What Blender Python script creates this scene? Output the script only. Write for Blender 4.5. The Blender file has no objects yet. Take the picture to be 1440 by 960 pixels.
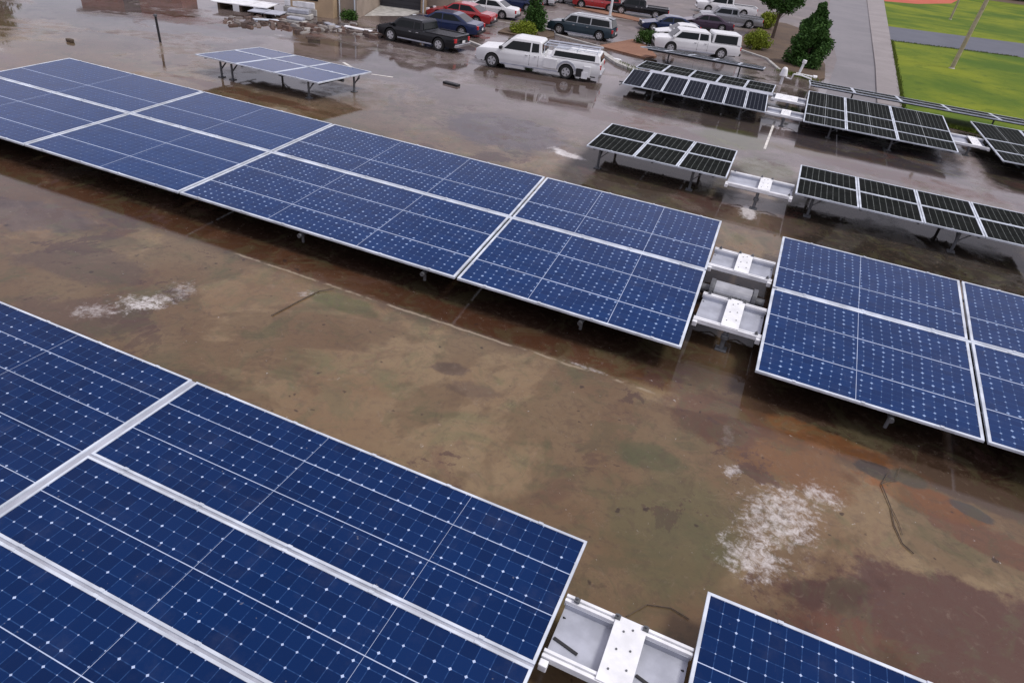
import bpy, bmesh, math, random
from mathutils import Vector, Matrix
random.seed(7)
scene = bpy.context.scene
C = scene.collection
rad = math.radians

# ------------------------------------------------------------------ helpers
def tag(o, label=None, cat=None, group=None, kind=None):
    if label: o['label'] = label
    if cat: o['category'] = cat
    if group: o['group'] = group
    if kind: o['kind'] = kind
    return o

def thing(name, label, cat, loc=(0, 0, 0), rz=0, group=None):
    o = bpy.data.objects.new(name, None)
    o.empty_display_size = .3
    C.objects.link(o); o.location = loc; o.rotation_euler = (0, 0, rz)
    return tag(o, label, cat, group)

class MB:
    """collects shapes and links them as one mesh object"""
    def __init__(s): s.v = []; s.f = []; s.uv = {}
    def add(s, vs, fs):
        n = len(s.v); s.v += [tuple(v) for v in vs]; s.f += [tuple(i + n for i in f) for f in fs]; return s
    def box(s, x0, x1, y0, y1, z0, z1):
        return s.add([(x0,y0,z0),(x1,y0,z0),(x1,y1,z0),(x0,y1,z0),(x0,y0,z1),(x1,y0,z1),(x1,y1,z1),(x0,y1,z1)],
                     [(3,2,1,0),(4,5,6,7),(0,1,5,4),(1,2,6,5),(2,3,7,6),(3,0,4,7)])
    def hexa(s, lo, hi):
        return s.add(list(lo) + list(hi), [(3,2,1,0),(4,5,6,7),(0,1,5,4),(1,2,6,5),(2,3,7,6),(3,0,4,7)])
    def bar(s, a, b, w, h=None, up=(0,0,1)):
        a = Vector(a); b = Vector(b); h = h or w; d = (b - a).normalized(); u = Vector(up)
        if abs(d.dot(u)) > .98: u = Vector((1,0,0))
        r = d.cross(u).normalized() * (w/2); t = r.cross(d).normalized() * (h/2)
        lo = [a-r-t, a+r-t, a+r+t, a-r+t]; hi = [b-r-t, b+r-t, b+r+t, b-r+t]
        return s.hexa(lo, hi)
    def tube(s, a, b, r0, r1=None, n=12, caps=True):
        a = Vector(a); b = Vector(b); r1 = r0 if r1 is None else r1
        d = (b-a).normalized(); u = Vector((0,0,1)) if abs(d.z) < .9 else Vector((1,0,0))
        x = d.cross(u).normalized(); y = d.cross(x)
        vs = []
        for p, r in ((a, r0), (b, r1)):
            for k in range(n):
                t = 2*math.pi*k/n; vs.append(p + x*(r*math.cos(t)) + y*(r*math.sin(t)))
        fs = [(k, (k+1) % n, n+(k+1) % n, n+k) for k in range(n)]
        if caps: fs += [tuple(range(n-1, -1, -1)), tuple(range(n, 2*n))]
        return s.add(vs, fs)
    def path(s, pts, r, n=8):
        for a, b in zip(pts[:-1], pts[1:]): s.tube(a, b, r, n=n)
        return s
    def prism(s, pts, y0, y1, yf=None):
        """outline in (x,z), extruded along y"""
        n = len(pts); yf = yf or (lambda x, z, y: y)
        vs = [(x, yf(x, z, y0), z) for x, z in pts] + [(x, yf(x, z, y1), z) for x, z in pts]
        fs = [tuple(range(n)), tuple(range(2*n-1, n-1, -1))] + [((k+1) % n, k, n+k, n+(k+1) % n) for k in range(n)]
        return s.add(vs, fs)
    def slab(s, pts, z0, z1):
        n = len(pts)
        vs = [(x, y, z0) for x, y in pts] + [(x, y, z1) for x, y in pts]
        return s.add(vs, [tuple(range(n-1, -1, -1)), tuple(range(n, 2*n))] + [(k, (k+1) % n, n+(k+1) % n, n+k) for k in range(n)])
    def build(s, name, mat, parent=None, bevel=0, smooth=False, seg=2, fix=True, cuts=None, deform=None):
        me = bpy.data.meshes.new(name); me.from_pydata(s.v, [], s.f)
        if cuts:
            bm = bmesh.new(); bm.from_mesh(me)
            for co_, no in cuts: bmesh.ops.bisect_plane(bm, geom=bm.verts[:]+bm.edges[:]+bm.faces[:], plane_co=co_, plane_no=no)
            for v in bm.verts: v.co.y = deform(v.co.x, v.co.z, v.co.y)
            bm.to_mesh(me); bm.free()
        if fix:
            bm = bmesh.new(); bm.from_mesh(me); bmesh.ops.recalc_face_normals(bm, faces=bm.faces); bm.to_mesh(me); bm.free()
        o = bpy.data.objects.new(name, me); C.objects.link(o)
        if mat: me.materials.append(mat)
        if parent: o.parent = parent
        if smooth:
            for p in me.polygons: p.use_smooth = True
        if bevel:
            m = o.modifiers.new('bevel', 'BEVEL'); m.width = bevel; m.segments = seg; m.limit_method = 'ANGLE'; m.angle_limit = rad(32)
        return o

def kids(o): return [c for c in bpy.data.objects if c.parent == o]
def copy_tree(o, parent=None):
    c = o.copy(); C.objects.link(c); c.parent = parent
    for ch in kids(o): copy_tree(ch, c)
    return c

# ------------------------------------------------------------------ materials
def newmat(name):
    m = bpy.data.materials.new(name); m.use_nodes = True
    nt = m.node_tree; return m, nt, nt.nodes['Principled BSDF']
class NT:
    def __init__(s, nt): s.nt = nt
    def n(s, t, **k):
        x = s.nt.nodes.new(t)
        for a, b in k.items(): setattr(x, a, b)
        return x
    def l(s, a, b): s.nt.links.new(a, b)
    def val(s, node, i, v):
        if hasattr(v, 'is_linked') or hasattr(v, 'links'): s.l(v, node.inputs[i])
        else: node.inputs[i].default_value = v
    def math(s, op, a, b=0., c=None, clamp=False):
        m = s.n('ShaderNodeMath', operation=op, use_clamp=clamp); s.val(m, 0, a); s.val(m, 1, b)
        if c is not None: s.val(m, 2, c)
        return m.outputs[0]
    def noise(s, vec, scale, detail=4, rough=.55, dist=0):
        t = s.n('ShaderNodeTexNoise'); s.l(vec, t.inputs['Vector'])
        t.inputs['Scale'].default_value = scale; t.inputs['Detail'].default_value = detail
        t.inputs['Roughness'].default_value = rough; t.inputs['Distortion'].default_value = dist
        return t.outputs['Fac']
    def step(s, v, a, b):
        m = s.n('ShaderNodeMapRange', interpolation_type='SMOOTHSTEP'); s.l(v, m.inputs[0])
        m.inputs[1].default_value = a; m.inputs[2].default_value = b; return m.outputs[0]
    def mix(s, f, a, b):
        m = s.n('ShaderNodeMix', data_type='RGBA'); s.val(m, 0, f)
        for i, v in ((6, a), (7, b)):
            if isinstance(v, tuple): m.inputs[i].default_value = (*v, 1) if len(v) == 3 else v
            else: s.l(v, m.inputs[i])
        return m.outputs[2]
    def mixf(s, f, a, b):
        m = s.n('ShaderNodeMix', data_type='FLOAT'); s.val(m, 0, f); s.val(m, 2, a); s.val(m, 3, b); return m.outputs[0]

def mat(name, col, rough=.5, metal=0, var=.12, scale=6, spec=.5, coat=0, bump=0, trans=0, emit=None):
    m, nt, p = newmat(name); N = NT(nt)
    tc = N.n('ShaderNodeTexCoord').outputs['Object']
    nz = N.noise(tc, scale, 5)
    f = N.step(nz, .3, .7)
    a = tuple(c*(1-var) for c in col); b = tuple(min(1, c*(1+var)) for c in col)
    N.l(N.mix(f, a, b), p.inputs['Base Color'])
    r = N.mixf(f, max(.02, rough*.85), min(1, rough*1.2)); N.l(r, p.inputs['Roughness'])
    p.inputs['Metallic'].default_value = metal; p.inputs['Specular IOR Level'].default_value = spec
    if coat: p.inputs['Coat Weight'].default_value = coat; p.inputs['Coat Roughness'].default_value = .05
    if bump:
        bn = N.n('ShaderNodeBump'); bn.inputs['Strength'].default_value = bump; bn.inputs['Distance'].default_value = .02
        N.l(N.noise(tc, scale*5, 6), bn.inputs['Height']); N.l(bn.outputs[0], p.inputs['Normal'])
    if emit:
        p.inputs['Emission Color'].default_value = (*emit, 1); p.inputs['Emission Strength'].default_value = 1
    return m

M = {}
M['alu'] = mat('aluminium_frame', (.58, .63, .70), .42, .15, .20, 2.2)
M['white'] = mat('white_painted_steel', (.76, .77, .79), .45, 0, .12, 3.0)
M['seam'] = mat('pale_cell_seam', (.42, .50, .66), .5, 0, .15, 1.5)
M['seam_dark'] = mat('grey_cell_seam', (.33, .36, .36), .5, 0, .2, 1.5)
M['tray'] = mat('galvanised_tray', (.42, .44, .50), .45, .25, .15, 2.5, bump=.15)
M['steel'] = mat('dark_galvanised_steel', (.12, .125, .135), .5, .4, .25, 5)
M['back'] = mat('panel_backsheet', (.035, .035, .042), .6, 0, .2, 2)
M['drum'] = mat('grey_gear_tube', (.42, .43, .45), .32, .55, .15, 3)
M['black'] = mat('black_plastic', (.015, .015, .017), .5, 0, .2, 8)
M['tyre'] = mat('tyre_rubber', (.018, .018, .018), .75, 0, .2, 8)
M['rim'] = mat('alloy_rim', (.55, .56, .58), .3, .7, .1, 4)
M['glass'] = mat('car_glass', (.008, .011, .012), .06, 0, .1, 3, spec=.22)
M['chrome'] = mat('chrome_trim', (.6, .6, .62), .18, .9, .05, 3)
M['red_lens'] = mat('red_lens', (.5, .02, .025), .15, 0, .1, 4)
M['clear_lens'] = mat('clear_lens', (.7, .72, .75), .12, 0, .05, 4)
M['bark'] = mat('bark', (.09, .065, .045), .9, 0, .3, 12, bump=.5)
M['wood'] = mat('weathered_pole_wood', (.36, .31, .22), .85, 0, .2, 5, bump=.3)
M['concrete'] = mat('kerb_concrete', (.40, .39, .37), .7, 0, .2, 2.5, bump=.3)

def cell_material(name, base, base2, line, dot, cols=True, rows=True, lw=.05, dsize=.14, line_mix=.55, rough=.12, spec=.5):
    m, nt, p = newmat(name); N = NT(nt)
    uvn = N.n('ShaderNodeUVMap', uv_map='cells')
    sep = N.n('ShaderNodeSeparateXYZ'); N.l(uvn.outputs[0], sep.inputs[0])
    def dist(o):
        return N.math('PINGPONG', o, .5)          # 0 at a cell boundary, .5 in the middle
    du, dv = dist(sep.outputs[0]), dist(sep.outputs[1])
    lu = N.math('SUBTRACT', 1, N.step(du, lw*.4, lw)); lv = N.math('SUBTRACT', 1, N.step(dv, lw*.4, lw))
    ln = None
    if cols and rows: ln = N.math('MAXIMUM', lu, lv)
    elif cols: ln = lu
    else: ln = lv
    fl = N.n('ShaderNodeVectorMath', operation='FLOOR'); N.l(uvn.outputs[0], fl.inputs[0])
    wn = N.n('ShaderNodeTexWhiteNoise', noise_dimensions='2D'); N.l(fl.outputs[0], wn.inputs['Vector'])
    rnd = N.n('ShaderNodeVectorMath', operation='ADD'); N.l(uvn.outputs[0], rnd.inputs[0]); rnd.inputs[1].default_value = (.5, .5, 0)
    fl2 = N.n('ShaderNodeVectorMath', operation='FLOOR'); N.l(rnd.outputs[0], fl2.inputs[0])
    wn2 = N.n('ShaderNodeTexWhiteNoise', noise_dimensions='2D'); N.l(fl2.outputs[0], wn2.inputs['Vector'])
    geo = N.n('ShaderNodeNewGeometry').outputs['Position']
    big = N.noise(geo, .55, 3)
    col = N.mix(N.math('ADD', N.math('MULTIPLY', wn.outputs['Value'], .55), N.math('MULTIPLY', big, .5)), base, base2)
    fine = N.noise(geo, 22, 3)
    lmask = N.math('MULTIPLY', ln, N.math('MULTIPLY', N.step(fine, .25, .6), line_mix))
    col = N.mix(lmask, col, line)
    dd = N.math('ADD', du, dv)                     # diamond at the corner of four cells
    sz = N.math('MULTIPLY_ADD', wn2.outputs['Value'], dsize*.9, dsize*.45)
    dm = N.math('LESS_THAN', dd, sz)
    dm = N.math('MULTIPLY', dm, N.math('MULTIPLY_ADD', wn2.outputs['Value'], .5, .5))
    if dot: col = N.mix(dm, col, dot)
    # dust film
    dust = N.step(N.noise(geo, 1.7, 6, .65), .5, .8)
    col = N.mix(N.math('MULTIPLY', dust, .05), col, (.30, .30, .33))
    mp = N.n('ShaderNodeMapping'); N.l(geo, mp.inputs[0]); mp.inputs['Scale'].default_value = (5.5, .55, 1)
    strk = N.step(N.noise(mp.outputs[0], 1.6, 6, .7), .60, .82)
    col = N.mix(N.math('MULTIPLY', strk, .07), col, (.34, .36, .40))
    spot = N.step(N.noise(geo, 16, 2, .4), .76, .80)
    col = N.mix(N.math('MULTIPLY', spot, .22), col, (.38, .38, .38))
    N.l(col, p.inputs['Base Color'])
    N.l(N.mixf(dust, rough, rough+.12), p.inputs['Roughness'])
    p.inputs['Specular IOR Level'].default_value = spec
    bn = N.n('ShaderNodeBump'); bn.inputs['Strength'].default_value = .06; bn.inputs['Distance'].default_value = .02
    N.l(N.noise(geo, 1.1, 3), bn.inputs['Height']); N.l(bn.outputs[0], p.inputs['Normal'])
    return m
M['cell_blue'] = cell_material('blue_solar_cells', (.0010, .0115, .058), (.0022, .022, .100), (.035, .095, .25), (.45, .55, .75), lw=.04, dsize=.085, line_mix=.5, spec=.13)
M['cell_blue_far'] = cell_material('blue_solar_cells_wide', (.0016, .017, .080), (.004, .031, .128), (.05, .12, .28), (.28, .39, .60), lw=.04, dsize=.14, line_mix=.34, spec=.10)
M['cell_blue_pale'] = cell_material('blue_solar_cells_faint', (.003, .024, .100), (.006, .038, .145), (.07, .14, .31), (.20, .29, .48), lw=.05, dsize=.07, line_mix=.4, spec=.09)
M['cell_black'] = cell_material('black_solar_cells', (.005, .006, .006), (.012, .014, .0125), (.20, .22, .21), None, rows=False, lw=.055, line_mix=.75, rough=.5, spec=.006)
M['cell_grey'] = cell_material('slate_blue_solar_cells', (.008, .026, .10), (.016, .045, .15), (.12, .15, .25), None, rows=False, lw=.05, line_mix=.4, rough=.15)
M['cell_navy'] = cell_material('navy_solar_cells', (.005, .007, .014), (.010, .013, .022), (.26, .28, .31), None, rows=False, lw=.055, line_mix=.6, rough=.5, spec=.008)

# ------------------------------------------------------------------ ground
def ground_material():
    m, nt, p = newmat('flooded_ground'); N = NT(nt)
    pos = N.n('ShaderNodeNewGeometry').outputs['Position']
    sep = N.n('ShaderNodeSeparateXYZ'); N.l(pos, sep.inputs[0])
    X, Y = sep.outputs[0], sep.outputs[1]
    # wobble the coordinates so that stains get ragged outlines
    wob = N.n('ShaderNodeTexNoise'); N.l(pos, wob.inputs['Vector']); wob.inputs['Scale'].default_value = 1.3; wob.inputs['Detail'].default_value = 11; wob.inputs['Roughness'].default_value = .72
    w3 = N.n('ShaderNodeSeparateColor'); N.l(wob.outputs['Color'], w3.inputs[0])
    wx = N.math('MULTIPLY_ADD', w3.outputs[0], 2.0, -1.0); wy = N.math('MULTIPLY_ADD', w3.outputs[1], 2.0, -1.0)
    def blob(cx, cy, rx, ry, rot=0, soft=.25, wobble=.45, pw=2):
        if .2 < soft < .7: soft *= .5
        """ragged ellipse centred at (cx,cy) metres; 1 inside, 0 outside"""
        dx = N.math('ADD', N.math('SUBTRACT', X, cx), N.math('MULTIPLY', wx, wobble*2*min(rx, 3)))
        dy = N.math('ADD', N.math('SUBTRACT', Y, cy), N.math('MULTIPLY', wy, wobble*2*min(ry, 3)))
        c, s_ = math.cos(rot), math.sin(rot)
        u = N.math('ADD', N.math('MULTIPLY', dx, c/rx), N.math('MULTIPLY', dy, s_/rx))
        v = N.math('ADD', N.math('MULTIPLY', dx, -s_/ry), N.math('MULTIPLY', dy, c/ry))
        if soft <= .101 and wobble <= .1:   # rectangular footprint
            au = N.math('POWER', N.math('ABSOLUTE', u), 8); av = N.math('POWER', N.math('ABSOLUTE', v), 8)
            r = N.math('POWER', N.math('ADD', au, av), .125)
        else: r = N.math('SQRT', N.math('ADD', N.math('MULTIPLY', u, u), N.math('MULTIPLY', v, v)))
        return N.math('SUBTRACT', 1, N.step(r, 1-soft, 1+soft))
    n1 = N.noise(pos, .35, 6, .6, .4); n2 = N.noise(pos, 1.4, 7, .62, .3); n3 = N.noise(pos, 7, 6, .65); n4 = N.noise(pos, 35, 4, .6)
    col = N.mix(N.step(n1, .38, .62), (.178, .114, .062), (.212, .150, .084))
    # olive algae film
    col = N.mix(N.math('MULTIPLY', N.step(N.noise(pos, .8, 5, .6, .6), .52, .66), .55), col, (.115, .115, .055))
    # reddish silt
    col = N.mix(N.math('MULTIPLY', N.step(N.noise(pos, .55, 7, .66, .8), .56, .64), .5), col, (.13, .070, .048))
    # greyer asphalt towards the far lot, lavender sky sheen mixed into its colour
    far = N.step(Y, 18, 30)
    colf = N.mix(N.step(n1, .35, .65), (.150, .124, .124), (.215, .182, .182))
    col = N.mix(N.math('MULTIPLY', far, .9), col, colf)
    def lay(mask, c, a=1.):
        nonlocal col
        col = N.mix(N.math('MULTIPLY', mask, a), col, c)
    shade_mask = None  # mask of the shade painted on the ground under the tables
    for b, c, a in STAINS_AND_SHADE:
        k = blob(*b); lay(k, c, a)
        if max(c) < .05 and b[2] > 2: shade_mask = k if shade_mask is None else N.math('MAXIMUM', shade_mask, k)
    # speckle and streaks
    col = N.mix(N.math('MULTIPLY', N.step(n3, .50, .70), .30), col, (.085, .060, .045))
    col = N.mix(N.math('MULTIPLY', N.step(n4, .60, .75), .18), col, (.24, .20, .16))
    mott = N.step(N.noise(pos, 2.6, 9, .72, 1.2), .50, .62)
    col = N.mix(N.math('MULTIPLY', mott, .30), col, (.095, .062, .045))
    mo2 = N.step(N.noise(pos, 5.0, 9, .78, .6), .56, .66)
    col = N.mix(N.math('MULTIPLY', mo2, .28), col, (.26, .205, .15))
    # purple brown algae crust with crisp torn edges
    cr = N.math('MULTIPLY', N.step(N.noise(pos, .62, 11, .74, .5), .555, .575), N.step(N.noise(pos, .17, 2, .5), .45, .55))
    col = N.mix(N.math('MULTIPLY', cr, .7), col, (.085, .048, .040))
    gr1 = N.step(N.noise(pos, 1.1, 10, .70, .9), .50, .60)
    col = N.mix(N.math('MULTIPLY', gr1, .35), col, (.100, .098, .050))
    wetc = N.step(N.noise(pos, .22, 6, .6, .5), .44, .49)
    dk = N.n('ShaderNodeMix', data_type='RGBA', blend_type='MULTIPLY'); N.val(dk, 0, N.math('MULTIPLY', wetc, .55)); N.l(col, dk.inputs[6]); dk.inputs[7].default_value = (.52, .47, .46, 1); col = dk.outputs[2]
    # small dark scraps of debris
    scr = N.step(N.noise(pos, 4.2, 2, .5), .70, .745); col = N.mix(N.math('MULTIPLY', scr, .75), col, (.035, .022, .018))
    # chalky white residue: broken into flakes by a fine noise
    flake = N.math('MULTIPLY', N.noise(pos, 7.5, 9, .75, .4), 1.0)
    for b, a in SALT:
        b = list(b); b[5] = .75
        k = N.step(N.math('MULTIPLY_ADD', blob(*b), .30, flake), .64, .96)
        lay(N.math('MULTIPLY', k, N.math('MULTIPLY_ADD', n4, .6, .45, clamp=True)), (.66, .63, .62), a)
    # thin pale ragged line parallel to the long array
    ln = N.math('ABSOLUTE', N.math('ADD', N.math('SUBTRACT', Y, 10.46), N.math('MULTIPLY', wy, .10)))
    ln = N.math('SUBTRACT', 1, N.step(ln, .012, .05))
    ln = N.math('MULTIPLY', ln, N.math('MULTIPLY', N.step(X, -10.9, -10.6), N.math('SUBTRACT', 1, N.step(X, -1.0, -.3))))
    lay(N.math('MULTIPLY', ln, N.step(n2, .40, .52)), (.30, .24, .17), .75)
    N.l(col, p.inputs['Base Color'])
    # standing water: smooth sheet, broken by damp rougher patches
    wet = N.step(N.noise(pos, .22, 6, .6, .5), .43, .50)
    ripple = N.noise(pos, 1.9, 5, .6)
    rgh = N.mixf(wet, N.mixf(N.step(n2, .4, .6), .16, .34), .05)
    rgh = N.mixf(N.math('MULTIPLY', N.step(Y, 8, 9.2), 1.), N.math('ADD', rgh, .06), rgh)
    rgh = N.mixf(N.math('MULTIPLY', N.step(Y, 42, 58), .7), rgh, .5)
    N.l(rgh, p.inputs['Roughness'])
    N.l(N.mixf(shade_mask, N.mixf(N.step(Y, 40, 60), .5, .22), .12), p.inputs['Specular IOR Level'])   # duller gloss within the shade painted under the tables
    p.inputs['IOR'].default_value = 1.36
    b1 = N.n('ShaderNodeBump'); b1.inputs['Strength'].default_value = .10; b1.inputs['Distance'].default_value = .02
    N.l(N.math('ADD', N.math('MULTIPLY', ripple, 1.), N.math('MULTIPLY', n3, .12)), b1.inputs['Height']); N.l(b1.outputs[0], p.inputs['Normal'])
    return m
RED = (.115, .045, .026); RUST = (.20, .085, .032); PURP = (.062, .040, .036); OLIVE = (.115, .118, .055)
TABLE_SHADE = (.028, .016, .011)  # shade and mirrored underside of the tables, put into the ground colour
STAINS_AND_SHADE = [  # ((cx, cy, rx, ry, rot, soft, wobble), colour, strength)
    ((-14.0, 13.0, 13.6, 2.62, .0, .10, .06), (.055, .030, .018), .80),  # this and the following under-table blobs paint the tables' shade and reflection
    ((-14.0, 14.0, 14.2, 3.15, .0, .10, .07), TABLE_SHADE, .85),
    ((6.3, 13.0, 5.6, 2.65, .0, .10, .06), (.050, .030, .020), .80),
    ((6.4, 14.0, 5.7, 3.1, .0, .10, .07), TABLE_SHADE, .85),
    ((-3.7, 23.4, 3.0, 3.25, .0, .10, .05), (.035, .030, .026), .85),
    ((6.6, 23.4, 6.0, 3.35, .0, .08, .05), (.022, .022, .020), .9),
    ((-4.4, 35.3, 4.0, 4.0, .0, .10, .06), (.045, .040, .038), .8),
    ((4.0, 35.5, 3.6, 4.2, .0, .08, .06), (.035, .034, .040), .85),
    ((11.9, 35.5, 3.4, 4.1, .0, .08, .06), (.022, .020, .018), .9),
    ((-20.6, 23.8, 4.0, 1.9, .0, .6, .3), (.060, .055, .060), .5),
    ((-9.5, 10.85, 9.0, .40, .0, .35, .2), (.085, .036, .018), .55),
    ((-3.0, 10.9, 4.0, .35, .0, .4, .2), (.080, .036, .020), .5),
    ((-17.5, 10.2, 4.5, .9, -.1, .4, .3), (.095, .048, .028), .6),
    ((-16.0, 9.2, 1.8, .8, .2, .4, .5), (.085, .062, .060), .7),
    ((-12.9, 8.3, 1.6, .6, .2, .4, .5), (.10, .068, .055), .6),
    ((-11.3, 6.9, 1.3, .6, .3, .4, .5), (.11, .065, .052), .6),
    ((-3.7, 8.75, .45, .22, .2, .5, .6), PURP, .45),
    ((-4.4, 9.1, .35, .2, .2, .4, .6), PURP, .6),
    ((4.3, 7.3, 2.4, 1.15, .22, .25, .35), (.085, .042, .032), .95),
    ((2.6, 6.4, 1.0, .5, .2, .4, .4), (.12, .055, .034), .85),
    ((1.6, 9.9, 1.4, .8, -.15, .35, .35), (.15, .070, .030), .75),
    ((.5, 10.3, .9, .7, .1, .35, .4), (.105, .055, .036), .8),
    ((4.0, 10.0, 1.0, .32, -.1, .3, .4), RUST, .9),
    ((5.3, 9.4, 1.2, .35, -.2, .35, .4), (.16, .075, .045), .8),
    ((2.7, 10.7, 1.5, .3, -.12, .35, .4), RUST, .6),
    ((5.0, 10.6, 1.6, .35, -.1, .3, .4), (.10, .070, .050), .7),
    ((3.25, 10.35, .35, .22, 0, .25, .4), (.055, .045, .038), .9),
    ((3.75, 10.45, .3, .22, 0, .2, .3), (.085, .075, .05), .9),
    ((4.7, 10.1, .35, .15, -.3, .3, .4), (.07, .07, .065), .8),
    ((-.4, 8.7, .55, .35, 0, .5, .5), (.075, .095, .045), .55),
    ((.3, 7.3, 1.0, 1.2, 0, .5, .3), OLIVE, .55),
    ((-7.4, 10.0, .8, .3, 0, .5, .5), (.075, .085, .03), .6),
    ((-.5, 21.3, 2.2, 1.2, 0, .4, .3), (.14, .10, .085), .5),
    ((-9.9, 24.1, 2.6, 2.0, -.2, .2, .35), (.080, .068, .082), .8),
    ((-12.0, 33.5, 5.0, 1.8, .1, .4, .4), (.075, .052, .040), .6),
    ((-6.8, 29.5, 4.5, .9, -.05, .4, .4), (.115, .062, .045), .75),
    ((-1.8, 30.3, 1.5, 1.6, 0, .5, .4), (.10, .115, .035), .7),
    ((1.2, 30.6, 1.9, .7, -.05, .4, .4), (.11, .075, .022), .7),
    ((5.0, 29.8, 3.8, .8, -.05, .4, .4), (.115, .060, .045), .8),
    ((-.2, 27.0, 1.2, 1.4, 0, .5, .4), (.105, .115, .065), .6),
    ((-20.0, 21.2, 4.0, .4, 0, .4, .5), (.10, .040, .024), .7),
    ((-14.5, 20.3, 2.0, .5, 0, .4, .4), (.13, .10, .045), .6),
    ((-30.0, 31.5, 5.5, 1.5, .3, .3, .5), (.10, .040, .024), .8),
    ((-26.5, 32.0, 5.0, 1.0, .2, .3, .4), (.05, .036, .030), .8),
    ((-33.0, 17.5, 4.0, 1.2, .2, .4, .4), (.18, .12, .11), .6),
    ((-13.5, 44.0, 5.0, 1.6, .15, .3, .3), (.075, .062, .058), .7),
    ((-.2, 21.6, .20, .55, .2, .18, .3), (.62, .60, .59), .95),
    ((-6.85, 23.0, .55, .22, -.15, .18, .3), (.62, .60, .59), .95),
    ((-7.3, 23.3, .25, .15, -.15, .18, .3), (.62, .60, .59), .8),
    ((-24.5, 30.9, .55, .35, 0, .2, .3), (.04, .028, .024), .95),
    ((-27.0, 36.0, 5.2, 1.9, .5, .25, .4), (.060, .045, .038), .85),
]
SALT = [((1.75, 8.25, .62, .85, -.5, .25, .5), .9), ((1.45, 7.35, .5, .45, .2, .3, .6), .9), ((2.35, 9.2, .35, .3, 0, .3, .6), .8),
        ((.95, 9.05, .16, .16, 0, .3, .8), .8), ((.75, 9.9, .12, .40, 0, .4, .8), .15),
        ((-10.65, 7.85, .6, .34, .75, .3, .5), 1.), ((-10.6, 7.8, .35, .22, .75, .3, .4), 1.), ((-11.2, 7.15, .5, .25, .5, .4, .7), .6), ((-10.5, 8.6, .4, .35, 0, .4, .8), .45),
        ((-.2, 21.6, .32, .7, 0, .2, .4), 1.), ((-6.9, 23.0, .75, .35, -.1, .2, .4), 1.), ((-7.6, 23.4, .3, .3, 0, .3, .6), .8),
        ((-31.8, 19.0, .9, .5, .2, .2, .4), .8), ((-20.6, 34.2, 1.2, .25, .1, .5, .6), .35), ((-27.0, 31.6, .35, .3, 0, .3, .6), .5),
        ((-8.3, 9.9, .3, .12, .5, .4, .8), .5), ((-2.1, 10.55, .5, .06, -.05, .4, .5), .6)]
def sheet(name, pts, z, material, sub=0):
    me = bpy.data.meshes.new(name); me.from_pydata([(x, y, z) for x, y in pts], [], [tuple(range(len(pts)))])
    o = bpy.data.objects.new(name, me); C.objects.link(o); me.materials.append(material); o['kind'] = 'structure'
    if me.polygons[0].normal.z < 0: me.flip_normals()
    return o
sheet('ground', [(-700, -300), (700, -300), (700, 1400), (-700, 1400)], 0, ground_material())

def rough_ground(name, a, b, c=None, rough=.8, sc=1., bump=.4, spec=.4):
    m, nt, p = newmat(name); N = NT(nt)
    pos = N.n('ShaderNodeNewGeometry').outputs['Position']
    col = N.mix(N.step(N.noise(pos, .25*sc, 6, .6, .3), .35, .65), a, b)
    if c: col = N.mix(N.math('MULTIPLY', N.step(N.noise(pos, 2.5*sc, 6, .7), .5, .68), .6), col, c)
    col = N.mix(N.math('MULTIPLY', N.step(N.noise(pos, 14*sc, 4, .7), .55, .75), .3), col, tuple(x*.55 for x in a))
    N.l(col, p.inputs['Base Color']); p.inputs['Roughness'].default_value = rough; p.inputs['Specular IOR Level'].default_value = spec
    b1 = N.n('ShaderNodeBump'); b1.inputs['Strength'].default_value = bump; b1.inputs['Distance'].default_value = .03
    N.l(N.noise(pos, 9*sc, 6, .7), b1.inputs['Height']); N.l(b1.outputs[0], p.inputs['Normal'])
    return m
M['drive'] = rough_ground('driveway_asphalt', (.135, .125, .13), (.175, .16, .165), (.11, .10, .105), .45, .8, .1)
M['walk'] = rough_ground('sidewalk_concrete', (.23, .205, .20), (.28, .25, .245), (.18, .155, .15), .6, 1.2, .1)
M['grass'] = rough_ground('lawn_grass', (.065, .120, .010), (.180, .215, .014), (.045, .090, .010), .9, .35, 1., .15)
M['path'] = rough_ground('path_asphalt', (.055, .062, .085), (.075, .082, .105), (.045, .05, .065), .5, .8, .1)
M['red'] = rough_ground('red_clay', (.42, .085, .045), (.47, .11, .06), None, .85, .6, .2)
M['mulch'] = rough_ground('bark_mulch', (.22, .11, .07), (.28, .15, .095), (.14, .07, .045), .9, 2, .6)
M['soil'] = rough_ground('bare_soil', (.085, .058, .042), (.12, .082, .052), (.05, .036, .026), .9, 2, .6)
sheet('driveway', [(1.6, 42.6), (4.7, 42.6), (5.6, 80), (6.6, 170), (10, 400), (-2, 400), (.2, 170), (1.0, 90), (2.2, 60)], .004, M['drive'])
w = MB().slab([(4.45, 42.6), (5.75, 42.6), (6.2, 55), (9.5, 150), (22, 400), (13, 400), (6.6, 150), (4.95, 60)], -.05, .10)
tag(w.build('sidewalk', M['walk']), kind='structure')
sheet('lawn', [(5.76, 42.3), (9, 41.6), (60, 41.6), (400, 41.6), (400, 420), (22.4, 400), (9.55, 150), (6.22, 55)], .03, M['grass'])
sheet('path', [(6.98, 80), (19.6, 84.2), (60, 98), (200, 140), (200, 170), (60, 113), (22.7, 100.5), (7.6, 95.3)], .036, M['path'])
sheet('clay_court', [(9.3, 142), (15, 148), (22.6, 166), (29, 200), (29, 260), (13.2, 260)], .037, M['red'])
sheet('water_far_lawn_edge', [(20, 205), (400, 205), (400, 230), (20, 230)], .04, M['soil']).name = 'soil_strip'

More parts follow.
